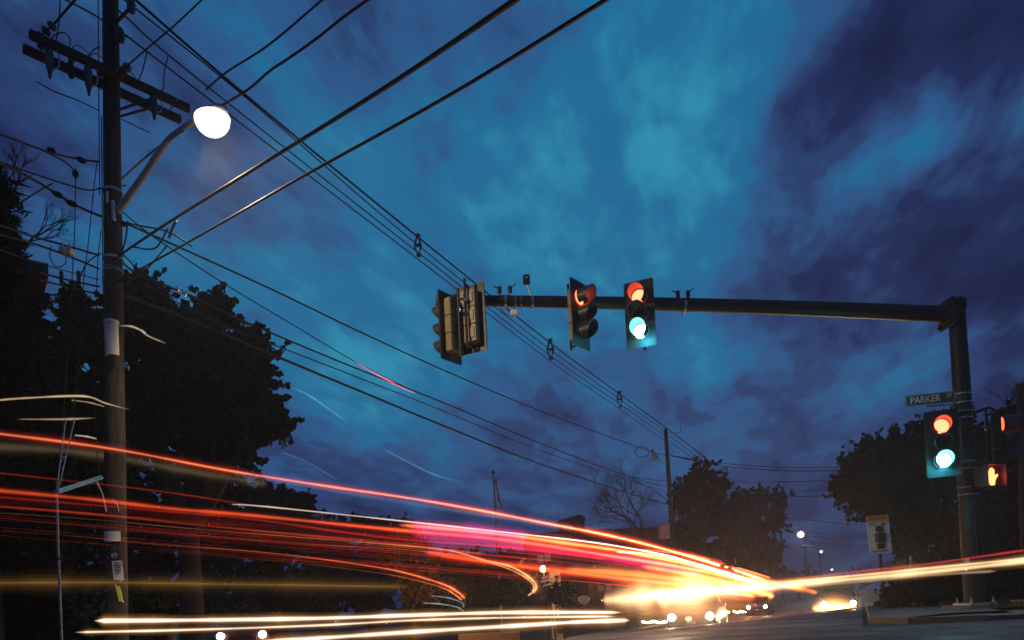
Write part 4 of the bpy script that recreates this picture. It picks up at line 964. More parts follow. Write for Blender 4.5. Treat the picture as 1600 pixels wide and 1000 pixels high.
def crownpts(blobs, n, clump=.35, shell=.55, mainf=.70):
    """blobs: (centre Vector, rx, ry, rz). clusters of leaves near the surface of the lobes"""
    sub = []
    for c, rx, ry, rz in blobs:
        sub.append((c, rx*mainf, ry*mainf, rz*mainf))
        for i in range(9):
            d = Vector(rng.normal(size=3)).normalized(); k = rng.uniform(.22, .42)
            sub.append((c+Vector((d.x*rx*.78, d.y*ry*.78, d.z*rz*.78)), rx*k, ry*k, rz*k*.9))
    blobs = sub
    out = []; wts = np.array([rx*rz+ry*rz for _, rx, ry, rz in blobs]); wts /= wts.sum()
    for (c, rx, ry, rz), w in zip(blobs, wts):
        nb = int(n*w); nc = max(5, nb//26)
        d = rng.normal(size=(nc, 3)); d /= np.linalg.norm(d, axis=1, keepdims=True)
        r = rng.uniform(shell, 1.02, size=(nc, 1))**.7; r *= (1+.16*np.sin(d[:, :1]*7+c.x)*np.cos(d[:, 2:3]*6))
        cc = np.array(c)+d*r*np.array([rx, ry, rz])
        idx = rng.integers(0, nc, nb); cs = clump*min(1.6, max(min(rx, rz), .25))**.5
        dd = d+rng.normal(size=(nc, 3))*.45; dd[:, 2] += .25; dd /= np.linalg.norm(dd, axis=1, keepdims=True)
        ln = rng.uniform(.4, 2.6, size=nc)**1.4*cs*.85; u = rng.uniform(0, 1, size=(nb, 1))
        out.append(cc[idx]+dd[idx]*u*ln[idx][:, None]+rng.normal(size=(nb, 3))*np.array([cs*.34, cs*.34, cs*.2])*(1.15-u))
    return np.concatenate(out)
def limb(b, p, q, r0, r1, wob=.08, n=6, sides=7):
    L_ = (q-p).length; pts = []
    for i in range(n+1):
        t = i/n; j = Vector((random.gauss(0, 1), random.gauss(0, 1), random.gauss(0, .5)))*wob*L_*.25*(1 if 0 < i < n else 0)
        pts.append(p.lerp(q, t)+j+Vector((0, 0, .06*L_*math.sin(math.pi*t))))
    b.tube(pts, [lerp(r0, r1, i/n) for i in range(n+1)], sides); return pts
def leafy(label, trunkpx, Y, lobes, n, leaf, m, shape=LEAFQ, tr=.25, group='trees around the junction', name='leafy_tree', core=True, clump=.35, shell=.55, depth=.8, cat='tree', extra=None, mainf=.70):
    tb_ = P(*trunkpx, Y); base = Vector((tb_.x, Y, H(tb_.x, Y)-.05))
    o = thing(name, base, label, cat, group)
    blobs = []
    for (px, py, rx, ry) in lobes:
        c = P(px, py, Y+random.uniform(-.6, .6)*depth); s = Y/FPX; blobs.append((c, rx*s, max(rx, ry)*s*depth, ry*s))
    b = MB(); topc = max((bl[0] for bl in blobs), key=lambda q: q.z)
    fork = Vector((base.x, Y, lerp(base.z, topc.z, .35)))
    b.tube([base-Vector((0, 0, .2)), base+Vector((0, 0, .15)), base.lerp(fork, .5), fork], [tr*1.5, tr*1.1, tr, tr*.85], 12); b.build('trunk', m_bark, o, smooth=True)
    b = MB()
    for (c, rx, ry, rz) in blobs:
        pts = limb(b, fork, c, tr*.45, tr*.12)
        for k in range(5):
            d = Vector((random.gauss(0, 1)*rx, random.gauss(0, 1)*ry, random.gauss(0, 1)*rz))*.45
            limb(b, pts[random.randint(2, 5)], c+d, tr*.15, tr*.04, n=4, sides=5)
    b.build('limbs', m_bark, o, smooth=True)
    n = int(n*.62); leaf *= 1.12
    C = crownpts(blobs, n, clump, shell, mainf); C -= np.array(base)
    tag(leafmesh('crown', C, leaf, shape, m, o), None, None, kind='stuff')
    if core:
        K = crownpts([(c, rx*.50, ry*.50, rz*.50) for c, rx, ry, rz in blobs], n//10, .3, .1)-np.array(base)
        tag(leafmesh('inner_crown', K, leaf*2.6, shape, m, o), None, None, kind='stuff')
    return o
def bare(label, px0, Y, spread, levels, r, lean=(0, 0), name='bare_tree', group=None, seed=1, ang=.55, m=None, lenf=.72, start=None):
    rs = random.Random(seed); base = P(*px0, Y) if start is None else start
    o = thing(name, base, label, 'tree', group); bT = MB(); bB = MB()
    def grow(p, d, l, r_, k):
        q = p+d*l; mid = p.lerp(q, .5)+Vector((rs.gauss(0, .05), rs.gauss(0, .05), 0))*l
        (bT if k == levels else bB).tube([p, mid, q], [r_, r_*.85, r_*.68], 8 if k == levels else (5 if k > 2 else 3), cap=False)
        if k == 0: return
        for i in range(3 if k > 1 else 3):
            a = Vector((rs.gauss(0, 1), rs.gauss(0, .8), rs.gauss(.25, .6))).normalized()
            grow(p.lerp(q, rs.uniform(.55, 1) if i else 1), (d+a*ang*1.35).normalized(), l*lenf*rs.uniform(.75, 1.1), r_*.58, k-1)
    grow(base, Vector((lean[0], 0, 1)).normalized() if len(lean) == 2 and lean[1] == 0 else Vector((lean[0], 0, lean[1])).normalized(), spread, r, levels)
    bT.build('trunk', m or m_bark, o, smooth=True); tag(bB.build('branches', m or m_bark, o), None, None, kind='stuff'); return o
# left maple, behind the wooden pole
leafy('broad dark maple behind the left wooden pole with its crown against the sky', (300, 960), 19,
      [(215, 475, 42, 45), (250, 545, 70, 70), (325, 500, 42, 42), (330, 580, 75, 75), (385, 560, 42, 45), (400, 640, 48, 52), (425, 660, 26, 40), (330, 660, 85, 65), (150, 520, 55, 45), (120, 470, 22, 18), (200, 640, 95, 80), (390, 540, 22, 30), (365, 700, 40, 28)],
      40000, .175, m_leaf, LEAF5, .3, clump=.40, shell=.5, mainf=.58)
leafy('dark tree filling the left side below the house eave', (90, 985), 16, [(70, 560, 75, 70), (30, 680, 90, 90), (120, 660, 80, 80), (60, 820, 110, 90), (20, 480, 40, 60)], 30000, .20, m_leaf2, LEAFQ, .3)
leafy('tall shaggy evergreen at the very left edge beside the house', (-15, 985), 12.6, [(-12, 300, 22, 40), (-8, 370, 34, 50), (-10, 450, 40, 60), (10, 620, 70, 120), (0, 800, 80, 120)], 60000, .13, m_leaf4, LEAFN, .2, name='evergreen_tree', clump=.28)
leafy('long low dark thicket beneath the maple behind the red trails', (260, 985), 24, [(180, 760, 80, 60), (260, 800, 90, 80), (340, 770, 60, 60), (330, 860, 100, 80), (200, 890, 110, 70), (420, 860, 80, 70), (120, 880, 90, 80), (445, 930, 110, 40), (250, 940, 130, 40)], 34000, .20, m_leaf2, LEAFQ, .3, name='thicket')
leafy('dense dark bush at the bottom below the low trees', (420, 1000), 38, [(330, 950, 60, 34), (420, 955, 60, 30), (500, 950, 60, 30), (580, 945, 50, 28)], 12000, .24, m_leaf2, LEAFQ, .1, name='shrub', cat='shrub')
leafy('dark tree lower and right of the maple with its top under the white trail', (430, 960), 32, [(395, 775, 30, 22), (430, 785, 38, 28), (465, 790, 30, 22), (400, 820, 60, 40), (450, 830, 60, 45), (500, 850, 55, 45)], 24000, .22, m_leaf2, LEAFQ, .3)
leafy('row of low rounded trees left of the russet shrub', (580, 955), 42, [(560, 818, 26, 14), (595, 822, 24, 14), (530, 840, 40, 25), (600, 850, 50, 30), (560, 890, 80, 40), (500, 910, 80, 40)], 22000, .26, m_leaf2, LEAFQ, .25)
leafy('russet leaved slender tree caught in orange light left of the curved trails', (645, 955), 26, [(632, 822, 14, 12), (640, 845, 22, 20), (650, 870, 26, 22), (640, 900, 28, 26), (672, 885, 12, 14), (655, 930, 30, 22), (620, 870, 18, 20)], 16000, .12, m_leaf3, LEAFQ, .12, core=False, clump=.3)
leafy('low dark shrub mound between the russet tree and the flag pole', (720, 955), 34, [(700, 885, 30, 24), (735, 895, 40, 30), (790, 880, 30, 22), (690, 930, 50, 26), (770, 925, 60, 30)], 16000, .2, m_leaf2, LEAFQ, .15, name='shrub', cat='shrub')
leafy('small dark shrub beside the porch lamp wall', (880, 950), 27, [(868, 925, 12, 10), (884, 922, 12, 10), (876, 938, 18, 12)], 3000, .12, m_leaf2, LEAFQ, .05, name='shrub', cat='shrub', core=False)
leafy('dark bushes filling the bottom left corner below the house', (60, 1010), 14, [(-10, 950, 60, 50), (60, 955, 60, 45), (140, 960, 60, 45), (210, 965, 50, 40), (20, 1000, 80, 30), (150, 1000, 90, 30)], 24000, .12, m_leaf2, LEAFQ, .08, name='shrub', cat='shrub', shell=.2)
# centre trees
bare('bare spreading tree left of the far wooden pole', (1010, 925), 47, 2.2, 8, .13, (-.05, 1), seed=21, ang=.62, lenf=.78, start=Vector((P(1010, 900, 47).x, 47, P(1010, 850, 47).z-1.2)))
leafy('round leafy tree right behind the far wooden pole', (1092, 940), 52, [(1075, 762, 30, 26), (1100, 745, 28, 24), (1120, 760, 26, 26), (1090, 790, 40, 30), (1115, 810, 40, 40), (1080, 830, 34, 30), (1105, 870, 45, 40), (1060, 790, 12, 16)], 24000, .26, m_leaf2, LEAFQ, .3, shell=.5)
leafy('large flat topped dark leafy tree in the middle distance', (1180, 935), 70, [(1160, 790, 30, 26), (1190, 780, 28, 20), (1215, 785, 20, 24), (1180, 820, 45, 36), (1210, 815, 18, 22), (1150, 850, 40, 50), (1195, 860, 28, 40), (1170, 895, 60, 30), (1140, 810, 24, 30)], 30000, .32, m_leaf2, LEAFQ, .35, shell=.4)
leafy('far low treetops beneath the far street lamps', (1250, 930), 150, [(1235, 905, 26, 16), (1262, 908, 20, 22), (1290, 915, 24, 10), (1215, 900, 20, 18)], 5000, .6, m_leaf2, LEAFQ, .4)
leafy('far low treetops under the cross wires beside the school sign', (1340, 930), 120, [(1320, 908, 26, 12), (1350, 902, 26, 14), (1380, 896, 22, 16), (1400, 900, 26, 24)], 5000, .5, m_leaf2, LEAFQ, .4)
# right trees
leafy('leafy tree overhanging the school sign on the right', (1440, 945), 26,
      [(1335, 735, 32, 26), (1318, 765, 22, 18), (1362, 710, 24, 22), (1360, 745, 45, 40), (1400, 700, 32, 26), (1420, 740, 55, 50), (1448, 690, 28, 24), (1475, 745, 60, 55), (1400, 790, 50, 40), (1340, 780, 30, 16), (1460, 820, 60, 60), (1425, 670, 12, 8), (1500, 690, 40, 40), (1490, 655, 26, 14), (1420, 850, 34, 40)],
      44000, .18, m_leaf2, LEAFQ, .3, clump=.42, shell=.4, mainf=.6)
leafy('dark tree mass behind the mast at the right edge', (1560, 945), 24, [(1545, 700, 40, 45), (1590, 700, 40, 40), (1560, 780, 60, 60), (1600, 820, 60, 80), (1530, 860, 50, 60), (1575, 655, 22, 14)], 36000, .2, m_leaf2, LEAFQ, .3)
bare('bare twiggy treetop beside the pole at the right edge', (1580, 700), 25, 1.05, 5, .045, (-.35, 1), seed=5, ang=.42, start=P(1588, 700, 25))
leafy('clipped hedge behind the pavement on the right', (1480, 952), 19, [(1420, 925, 30, 24), (1460, 920, 30, 28), (1500, 915, 34, 30), (1545, 912, 34, 32), (1590, 908, 34, 34), (1630, 906, 34, 34), (1395, 935, 20, 14)], 30000, .10, m_leaf2, LEAFQ, .06, name='hedge', cat='hedge', shell=.3)
# bare branches upper left
bare('bare branching treetop at the left edge above the evergreen', (10, 400), 14, .7, 6, .04, (.25, 1), seed=3, ang=.45, start=P(5, 365, 14))
bare('bare branches rising from the left edge behind the cables', (20, 440), 14.5, .5, 6, .03, (1, .75), seed=8, ang=.4, start=P(22, 395, 14.5), group=None)
# verge grass blades beyond the pavement and kerb
gp = []
for i in range(16000):
    x = random.uniform(5.2, 24); y = random.uniform(13.6, 22)
    if y-13.6 < 0 or (Vector((x, y, 0)).dot(SV)) < 2.4: continue
    gp.append((x, y, H(x, y)+.13))
gp = np.array(gp); up = np.tile(np.array([[0, 0, 1.0]]), (len(gp), 1))
tag(leafmesh('grass', gp, .13, np.array([(0, -.5, 0), (.05, 0, 0), (0, .6, .1), (-.05, 0, 0)]), m_blade, None, dirs=up*2.2), 'rough grass of the verge behind the pavement on the right', 'grass', kind='stuff')
gp = []
for i in range(9000):
    t = random.random(); p = kp[0].lerp(kp[1], t); gp.append((p.x, p.y+.16+abs(random.gauss(0, .08)), .13))
gp = np.array(gp)
tag(leafmesh('kerb_weeds', gp, .06, np.array([(0, -.5, 0), (.08, 0, 0), (0, .6, .1), (-.08, 0, 0)]), m_dirt, None, dirs=np.tile(np.array([[0, 0, 2.0]]), (len(gp), 1))), 'dry weeds growing along the right kerb joint', 'weeds', kind='stuff')

# ------------------------------------------------------------------ fence along the far pavement
fn = thing('picket_fence', onG(st(40, -11.9)), 'long low metal picket fence along the far side of the street behind the glare', 'fence')
us = np.arange(36, 96, 2.4)
for i, u in enumerate(us):
    p = onG(st(u, -11.9)); MB().box(p+Vector((0, 0, .68)), (.10, .10, 1.36)).build('fence_post', m_metal_dark, fn)
for a, c in zip(us, us[1:]):
    for z in (.25, 1.18):
        p = onG(st(a, -11.9), z); q = onG(st(c, -11.9), z); MB().tube([p, q], .025, 4).build('rail', m_metal_dark, fn)
proto = None; kk = 0
for u in np.arange(36.2, 84, .24):
    p = onG(st(u, -11.9))
    if proto is None:
        proto = MB().box(p+Vector((0, 0, .7)), (.035, .03, 1.25)).build('picket', m_metal_dark, fn); pr = p
    else:
        c = proto.copy(); COL.objects.link(c); c.parent = fn; c.location = p-pr
o = thing('planter_barrier', onG(P(760, 992, 24)), 'dim low crate like barrier at the bottom edge beneath the white trails', 'barrier')
b = MB(); c = P(765, 1000, 24); b.box(c, (2.1, .3, .5), bev=.02).build('barrier_body', m_wall2, o)
for k in range(7): MB().box(c+Vector((-2.4+k*.22, -.2, -.18)), (.05, .05, .3)).build('barrier_slat', m_backb, o)

# ------------------------------------------------------------------ cars
def car(loc, rot, label, paint, lights='front', power=0, hm=None, L_=4.5, Wd=1.82, Hh=1.48):
    o = thing('car', loc, label, 'car', 'cars with lit headlights', rot=rot)
    # profile along local -Y (nose at -Y)
    secs = [(-L_/2, .30, .62, .74), (-L_/2+.12, .24, .74, .86), (-L_/2+.9, .22, .92, .90), (-L_/2+1.25, .22, .98, .905), (.2, .22, 1.0, .91), (L_/2-.7, .22, 1.02, .90), (L_/2-.12, .26, .95, .86), (L_/2, .34, .82, .76)]
    b = MB(); vs = []; fs = []
    for (y, z0, z1, w) in secs:
        w *= Wd/1.82
        for (x, z) in ((-w*.86, z0), (-w, z0+.16), (-w, (z0+z1)/2+.05), (-w*.93, z1-.05), (-w*.8, z1), (w*.8, z1), (w*.93, z1-.05), (w, (z0+z1)/2+.05), (w, z0+.16), (w*.86, z0)): vs.append((x, y, z))
    n = 10
    for i in range(len(secs)-1):
        for k in range(n): j = (k+1) % n; fs.append((i*n+k, (i+1)*n+k, (i+1)*n+j, i*n+j))
    fs += [tuple(range(n)), tuple((len(secs)-1)*n+k for k in range(n-1, -1, -1))]
    b.add(vs, fs).build('body', paint, o, smooth=True, local=True)
    cs = [(-L_/2+1.15, .97, .98, .80), (-L_/2+1.9, .97, Hh-.03, .66), (-.1, .97, Hh, .66), (L_/2-1.4, .97, Hh-.04, .64), (L_/2-.55, .97, 1.02, .72)]
    b = MB(); vs = []; fs = []
    for (y, z0, z1, w) in cs:
        for (x, z) in ((-.80, z0-.02), (-w, z1), (w, z1), (.80, z0-.02)): vs.append((x*Wd/1.82, y, z))
    for i in range(len(cs)-1):
        for k in range(4): j = (k+1) % 4; fs.append((i*4+k, (i+1)*4+k, (i+1)*4+j, i*4+j))
    b.add(vs, fs).build('windows', m_glass, o, local=True)
    b = MB(); b.box((0, .02, Hh+.005), (1.26*Wd/1.82, 1.7, .035), bev=.012).build('roof', paint, o, local=True)
    for y in (-L_/2+.82, L_/2-.85):
        for s in (-1, 1):
            w = MB().lathe((s*(Wd/2-.02), y, .325), [(.20, .0), (.30, .0), (.33, -.03), (.33, -.19), (.30, -.22)], 20, (s, 0, 0)).build('wheel', m_tyre, o, smooth=True, local=True)
            MB().lathe((s*(Wd/2-.015), y, .325), [(.205, -.02), (.19, .0), (.06, .01), (0, .02)], 10, (s, 0, 0)).build('rim', m_rim, w, local=True)
    for s in (-1, 1):
        f = lights == 'front'
        MB().lathe((s*.66*Wd/1.82, -L_/2-.005, .66), [(.12, -.05), (.13, .02), (.10, .05), (0, .07)], 14, (0, -1, 0)).build('headlight', (hm or e_head) if f else m_glass, o, smooth=True, local=True)
        MB().box((s*.70*Wd/1.82, L_/2-.01, .84), (.26, .05, .14), bev=.015).build('tail_light', m_redprint if f else e_tail, o, local=True)
        MB().box((s*(Wd/2+.07), -L_/2+1.45, 1.05), (.2, .1, .13), bev=.03).build('mirror', paint, o, local=True)
    MB().box((0, -L_/2+.0, .50), (1.0, .05, .2), bev=.01).build('grille', m_black, o, local=True)
    MB().box((0, -L_/2-.02, .34), (1.5, .08, .12), bev=.02).build('bumper', paint, o, local=True)
    MB().box((0, -L_/2-.04, .42), (.32, .01, .15)).build('number_plate', m_signwhite, o, local=True)
    if power:
        for s in (-1, 1):
            l = bpy.data.lights.new('headlight_beam', 'SPOT'); l.energy = power*2.2; l.color = (1, .74, .42); l.spot_size = R(70); l.spot_blend = .7; l.shadow_soft_size = .08
            q = bpy.data.objects.new('headlight_beam', l); q.parent = o; q.location = (s*.66, -L_/2-.16, .66); q.rotation_euler = (R(86), 0, 0); q.rotation_euler = Euler((R(84), 0, R(180))); COL.objects.link(q)
    return o
c = onG(P(1092, 960, 27)); car(c+Vector((0, 0, .03)), R(-22), 'dark car facing the viewer inside the central white glare', m_car2, power=900)
c = onG(P(1312, 950, 37)); car(c+Vector((0, 0, .03)), R(-26), 'dark car with blazing orange headlights waiting down the street on the right', m_car3, power=900)
c = onG(P(400, 992, 27)); car(c+Vector((0, 0, .03)), R(8), 'car at the bottom left with cool white headlights just showing', m_car3, power=0, hm=e_headw, Wd=1.95)
c = onG(st(62, -7.6)); car(c+Vector((0, 0, .03)), R(-26), 'car further down the street behind the central glare', m_car2, power=0)

# ------------------------------------------------------------------ light trails along driven paths, plus glare and glints, all glowing tubes
def trail(pl, v, L0, r, col, label, core=None, group='red tail light trails', k=6, cap=70, kind=None, name='trail_or_glare', soft=False, fade=0, rnd=False):
    """pl: photo points, v: distance of the driving line (number) or list of depths"""
    if callable(v): pts = [v(x, y) for x, y in pl]
    else: pts = [PP(x, y, v, cap) for x, y in pl]
    sp = smoothpts(pts, k)
    if pl[0][0] < -5: sp = [sp[0]+(sp[0]-sp[2]).normalized()*q for q in (14, 7, 2)]+sp
    if pl[-1][0] > 1605: sp = sp+[sp[-1]+(sp[-1]-sp[-3]).normalized()*q for q in (2, 7, 14)]
    n = len(sp)
    ph = random.uniform(0, 6)
    def rad(i, r):
        t = i/(n-1); e = min(1, 34*t+.01, 34*(1-t)+.01)*(1 if t > fade or not fade else .12+.88*(t/fade)**2.4); d = (sp[i]-CO).length
        if rnd: e = max(.004, math.sin(math.pi*t))**.55
        return r*d*e*(1+.13*math.sin(i*.83+ph)+.08*math.sin(i*2.1+ph*3))
    root = thing(name, sp[0], label, 'light trail', group)
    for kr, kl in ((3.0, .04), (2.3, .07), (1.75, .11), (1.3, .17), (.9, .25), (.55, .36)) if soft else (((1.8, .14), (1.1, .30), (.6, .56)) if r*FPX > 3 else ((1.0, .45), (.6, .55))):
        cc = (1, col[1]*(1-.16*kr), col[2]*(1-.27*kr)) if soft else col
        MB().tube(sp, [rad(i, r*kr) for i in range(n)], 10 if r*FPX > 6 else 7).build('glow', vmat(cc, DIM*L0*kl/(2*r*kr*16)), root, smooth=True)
    if core:
        for kr, kl in ((1.3, .4), (.75, .6)):
            MB().tube(sp, [rad(i, core[0]*kr) for i in range(n)], 7).build('bright_core', vmat(core[1], DIM*core[2]*kl/(2*core[0]*kr*16)), root, smooth=True)
    return root
px = 1/FPX; DIM = 1.0
RED, ORG, DRED, PNK = (1, .05, .015), (1, .22, .04), (1, .015, .015), (1, .12, .10)
GOLD, WARM, WHT = (1, .55, .18), (1, .78, .45), (1, .9, .75)
T = [
 ([(-30, 674), (180, 702), (350, 734), (500, 758), (680, 785), (840, 815), (1000, 848), (1120, 882), (1200, 908)], -9.2, .75, 6*px, (1, .05, .02), 'long topmost trail of orange red turning pink where it crosses the sky', (1.9*px, (1, .30, .10), 1.3)),
 ([(355, 736), (500, 763), (680, 793), (800, 811), (900, 826)], -9.3, .12, 5*px, (.35, .6, .8), 'faint bluish trail just under the topmost trail', None),
 ([(360, 788), (420, 792), (600, 811), (800, 833), (950, 851), (1050, 870), (1100, 886), (1190, 912)], -9.4, .25, 2.5*px, (1, .55, .4), 'thin white trail running under the flag to the centre glare', (1.3*px, (1, .75, .6), .8)),
 ([(-30, 736), (245, 767), (400, 791)], -8.8, .45, 2.2*px, RED, 'thin red trail passing the blue tube on the left', None),
 ([(-30, 764), (140, 780), (270, 795), (400, 806), (620, 828), (800, 845), (950, 868), (1100, 893), (1210, 918)], -8.6, .8, 5*px, (1, .03, .012), 'thickest red orange trail across the whole left side', (3*px, (1, .16, .03), .7)),
 ([(-30, 774), (270, 800), (400, 812), (620, 842), (800, 856), (950, 874)], -8.45, .5, 3.2*px, RED, 'red trail hugging the underside of the thickest one', None),
 ([(-30, 790), (130, 802), (400, 829), (620, 850), (760, 866)], -8.3, .6, 3*px, (1, .08, .02), 'red orange trail third below the topmost at the left edge', None),
 ([(-20, 800), (150, 812), (300, 826), (450, 838), (600, 850), (700, 860), (760, 876), (800, 886), (828, 903), (838, 916), (832, 928)], None, .6, 8*px, (1, .20, .04), 'broad orange trail bending down into a hook left of the porch lamp', (2.2*px, (1, .6, .25), .9)),
 ([(-20, 812), (150, 822), (330, 838), (480, 850), (620, 858), (720, 868), (775, 882), (812, 897), (832, 912), (833, 924), (824, 931)], None, .3, 4*px, (1, .15, .03), 'inner line of the orange hook left of the porch lamp', (1.4*px, (1, .6, .3), .7)),
 ([(-20, 828), (120, 838), (240, 850), (400, 862), (520, 876), (620, 892), (690, 912), (715, 925), (727, 936)], 'b', .5, 7*px, (1, .05, .015), 'lowest red trail curling down beside the russet tree', (2.2*px, (1, .3, .08), .9)),
 ([(210, 858), (400, 874), (520, 886), (620, 900), (690, 918), (712, 930), (722, 938)], 'b', .35, 4*px, (1, .06, .015), 'second of the lowest red trails curling beside the russet tree', (1.4*px, (1, .4, .12), .6)),
 ([(620, 820), (760, 832), (880, 848), (1000, 866), (1100, 888), (1210, 920)], -8.2, .9, 9*px, (1, .06, .02), 'wide orange trail above the porch lamp running into the glare', (3*px, (1, .36, .06), .8)),
 ([(640, 835), (760, 846), (880, 860), (1000, 878), (1100, 898)], -8.0, .5, 12*px, (1, .01, .12), 'blurred magenta red band above the porch lamp', None),
 ([(640, 822), (720, 828), (830, 838)], -7.8, .75, 11*px, (1, .02, .30), 'magenta haze of light against the sky right of the russet tree', None),
 ([(660, 862), (760, 878), (880, 893), (980, 905), (1100, 918), (1180, 932)], -7.6, .9, 8*px, (1, .03, .01), 'lower broad red trail passing behind the porch lamp', (3*px, (1, .2, .03), .4)),
 ([(960, 862), (1030, 868), (1100, 884), (1160, 903), (1178, 912)], -7.9, .9, 2.6*px, (1, .6, .3), 'bright pale line inside the orange trails right of the centre', None),
 ([(1000, 858), (1080, 868), (1140, 884), (1210, 905)], -9.6, .5, 2.6*px, (1, .18, .04), 'thin orange trail in front of the grey cabinet pole', None),
 ([(1000, 884), (1100, 902), (1160, 917), (1208, 932)], -7.2, 1.0, 6*px, (1, .22, .03), 'short orange trail dipping under the white band', None),
 ([(1150, 902), (1200, 910), (1245, 918), (1278, 927)], -6.9, 1.0, 4.5*px, (1, .16, .02), 'orange trail end poking out below the white band on the right', None),
 ([(880, 890), (1000, 898), (1100, 910), (1180, 920)], -7.0, .7, 9*px, (1, .25, .05), 'orange haze trail above the central glare', None),
]
def hook(x, y):
    t = min(max((x+20)/850, 0), 1); Yd = lerp(9.5, 30, t**1.5)
    return P(x, y, Yd)
def hook2(x, y):
    t = min(max((x+20)/740, 0), 1); return P(x, y, lerp(9.2, 25, t**1.5))
for pl, v, L0, r, col, lab, core in T:
    trail(pl, hook if v is None else (hook2 if v == 'b' else v), L0*.45, r*.72, col, lab, core and (core[0]*.85, core[1], core[2]*.62), fade=.85 if v is None or v == 'b' else 0)
# long white headlight trails sweeping in from the left along the cross street
def front(Ya, Yb, xa, xb):
    return lambda x, y: P(x, y, lerp(Ya, Yb, min(max((x-xa)/(xb-xa), 0), 1)))
GW = 'white headlight trails'
trail([(146, 970), (300, 969), (500, 966), (650, 961), (800, 957), (975, 957)], front(11.5, 13, 150, 980), .8, 5.5*px, (1, .45, .12), 'upper of the three long white trails along the bottom', (2.7*px, WHT, 1.9), GW)
trail([(115, 988), (300, 984), (500, 977), (650, 969), (800, 965), (965, 963)], front(11.2, 12.7, 115, 970), .5, 3.6*px, (1, .45, .12), 'middle and thinnest of the three long white trails along the bottom', (1.6*px, WHT, 1.3), GW)
trail([(395, 1004), (500, 997), (650, 987), (800, 978), (900, 972), (985, 969)], front(10.9, 12.4, 395, 990), .8, 6*px, (1, .45, .12), 'lowest of the three long white trails along the bottom', (3*px, WHT, 1.9), GW)
trail([(1010, 931), (1080, 926), (1200, 917), (1330, 905), (1450, 894), (1620, 875)], front(15, 12, 950, 1600), .55, 5*px, GOLD, 'thick white band leaving the glare towards the right edge', (3.2*px, WARM, .9), GW)
trail([(1010, 926), (1080, 921), (1200, 912), (1330, 900), (1450, 888), (1620, 871)], front(15.5, 12.4, 950, 1600), .40, 4.5*px, (1, .45, .15), 'golden band along the top of the thick white band', (1.8*px, WARM, .9), GW)
hb = bpy.data.lights.new('added_trail_light', 'SPOT'); hb.energy = 420; hb.color = (1, .86, .66); hb.spot_size = R(30); hb.spot_blend = .8; hb.shadow_soft_size = .1  # unseen spot added on the white trail to brighten the school sign
ho = bpy.data.objects.new('added_trail_light', hb); ho.location = P(1010, 926, 13.5); ho.rotation_euler = (P(1385, 840, 22)-ho.location).to_track_quat('-Z', 'Y').to_euler(); COL.objects.link(ho)
gl = bpy.data.lights.new('added_trail_light', 'POINT'); gl.energy = 75; gl.color = (1, .68, .38); gl.shadow_soft_size = .15  # unseen point light added inside the glare to warm the road
go = bpy.data.objects.new('added_trail_light', gl); go.location = P(1050, 925, 13.0)+Vector((0, 0, .35)); COL.objects.link(go)
ol = bpy.data.lights.new('added_tree_light', 'POINT'); ol.energy = 300; ol.color = (1, .42, .10); ol.shadow_soft_size = .15  # unseen orange light added to brighten the russet tree
og = bpy.data.objects.new('added_tree_light', ol); og.location = P(706, 925, 22.5); COL.objects.link(og)
trail([(1080, 914), (1200, 909), (1330, 894), (1450, 881), (1620, 857)], front(15.8, 12.8, 1080, 1600), .45, 2*px, (1, .05, .06), 'thin red line on top of the bright band on the right', None, GW)
trail([(1180, 924), (1330, 910), (1450, 899), (1560, 892)], front(14.2, 12, 1180, 1600), .35, 2.4*px, (1, .6, .35), 'thin pale line under the bright band on the right', None, GW)
GC = 'glare in the centre'  # headlight glare shaped as soft nested glow tubes, not a driven path
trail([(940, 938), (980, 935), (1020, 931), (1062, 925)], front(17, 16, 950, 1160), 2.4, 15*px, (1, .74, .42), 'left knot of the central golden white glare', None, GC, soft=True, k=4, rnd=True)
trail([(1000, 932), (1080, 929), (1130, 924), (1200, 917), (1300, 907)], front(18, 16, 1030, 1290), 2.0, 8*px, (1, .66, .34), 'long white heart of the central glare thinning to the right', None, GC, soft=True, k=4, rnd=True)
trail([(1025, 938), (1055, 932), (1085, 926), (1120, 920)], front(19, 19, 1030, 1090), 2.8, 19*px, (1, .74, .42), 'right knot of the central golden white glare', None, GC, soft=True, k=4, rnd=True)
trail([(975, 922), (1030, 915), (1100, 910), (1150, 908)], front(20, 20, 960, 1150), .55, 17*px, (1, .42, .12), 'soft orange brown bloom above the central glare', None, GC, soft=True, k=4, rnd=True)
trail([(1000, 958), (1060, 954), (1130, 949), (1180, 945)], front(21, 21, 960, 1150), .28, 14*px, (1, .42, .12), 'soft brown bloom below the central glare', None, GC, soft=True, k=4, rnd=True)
trail([(-20, 911), (150, 910), (300, 912), (450, 914), (640, 917)], front(10, 16, 0, 640), .07, 9*px, (1, .5, .1), 'dim orange brown band low across the left side', (1.5*px, (1, .5, .1), .12), 'dim trails at the left')
trail([(-20, 697), (100, 704), (200, 718), (300, 737), (420, 757)], front(10, 16, 0, 420), .06, 6*px, (.8, .6, .3), 'dim brownish trail just below the topmost one at the left', None, 'dim trails at the left')
trail([(-20, 627), (40, 622), (130, 619), (165, 630), (205, 641)], front(10, 11.4, 0, 200), .7, 1.8*px, (1, .72, .40), 'pale gold streak bending down at the left pole', None, 'short pale streaks', rnd=True)
trail([(25, 655), (100, 655), (150, 653)], front(10, 11, 0, 200), .5, 1.8*px, (1, .72, .40), 'short pale gold streak below the bending one', None, 'short pale streaks', rnd=True)
trail([(110, 625), (140, 629), (165, 636)], front(11, 11.4, 0, 200), .4, 1.2*px, (1, .6, .30), 'tiny gold streak between two pale streaks at the left pole', None, 'short pale streaks')
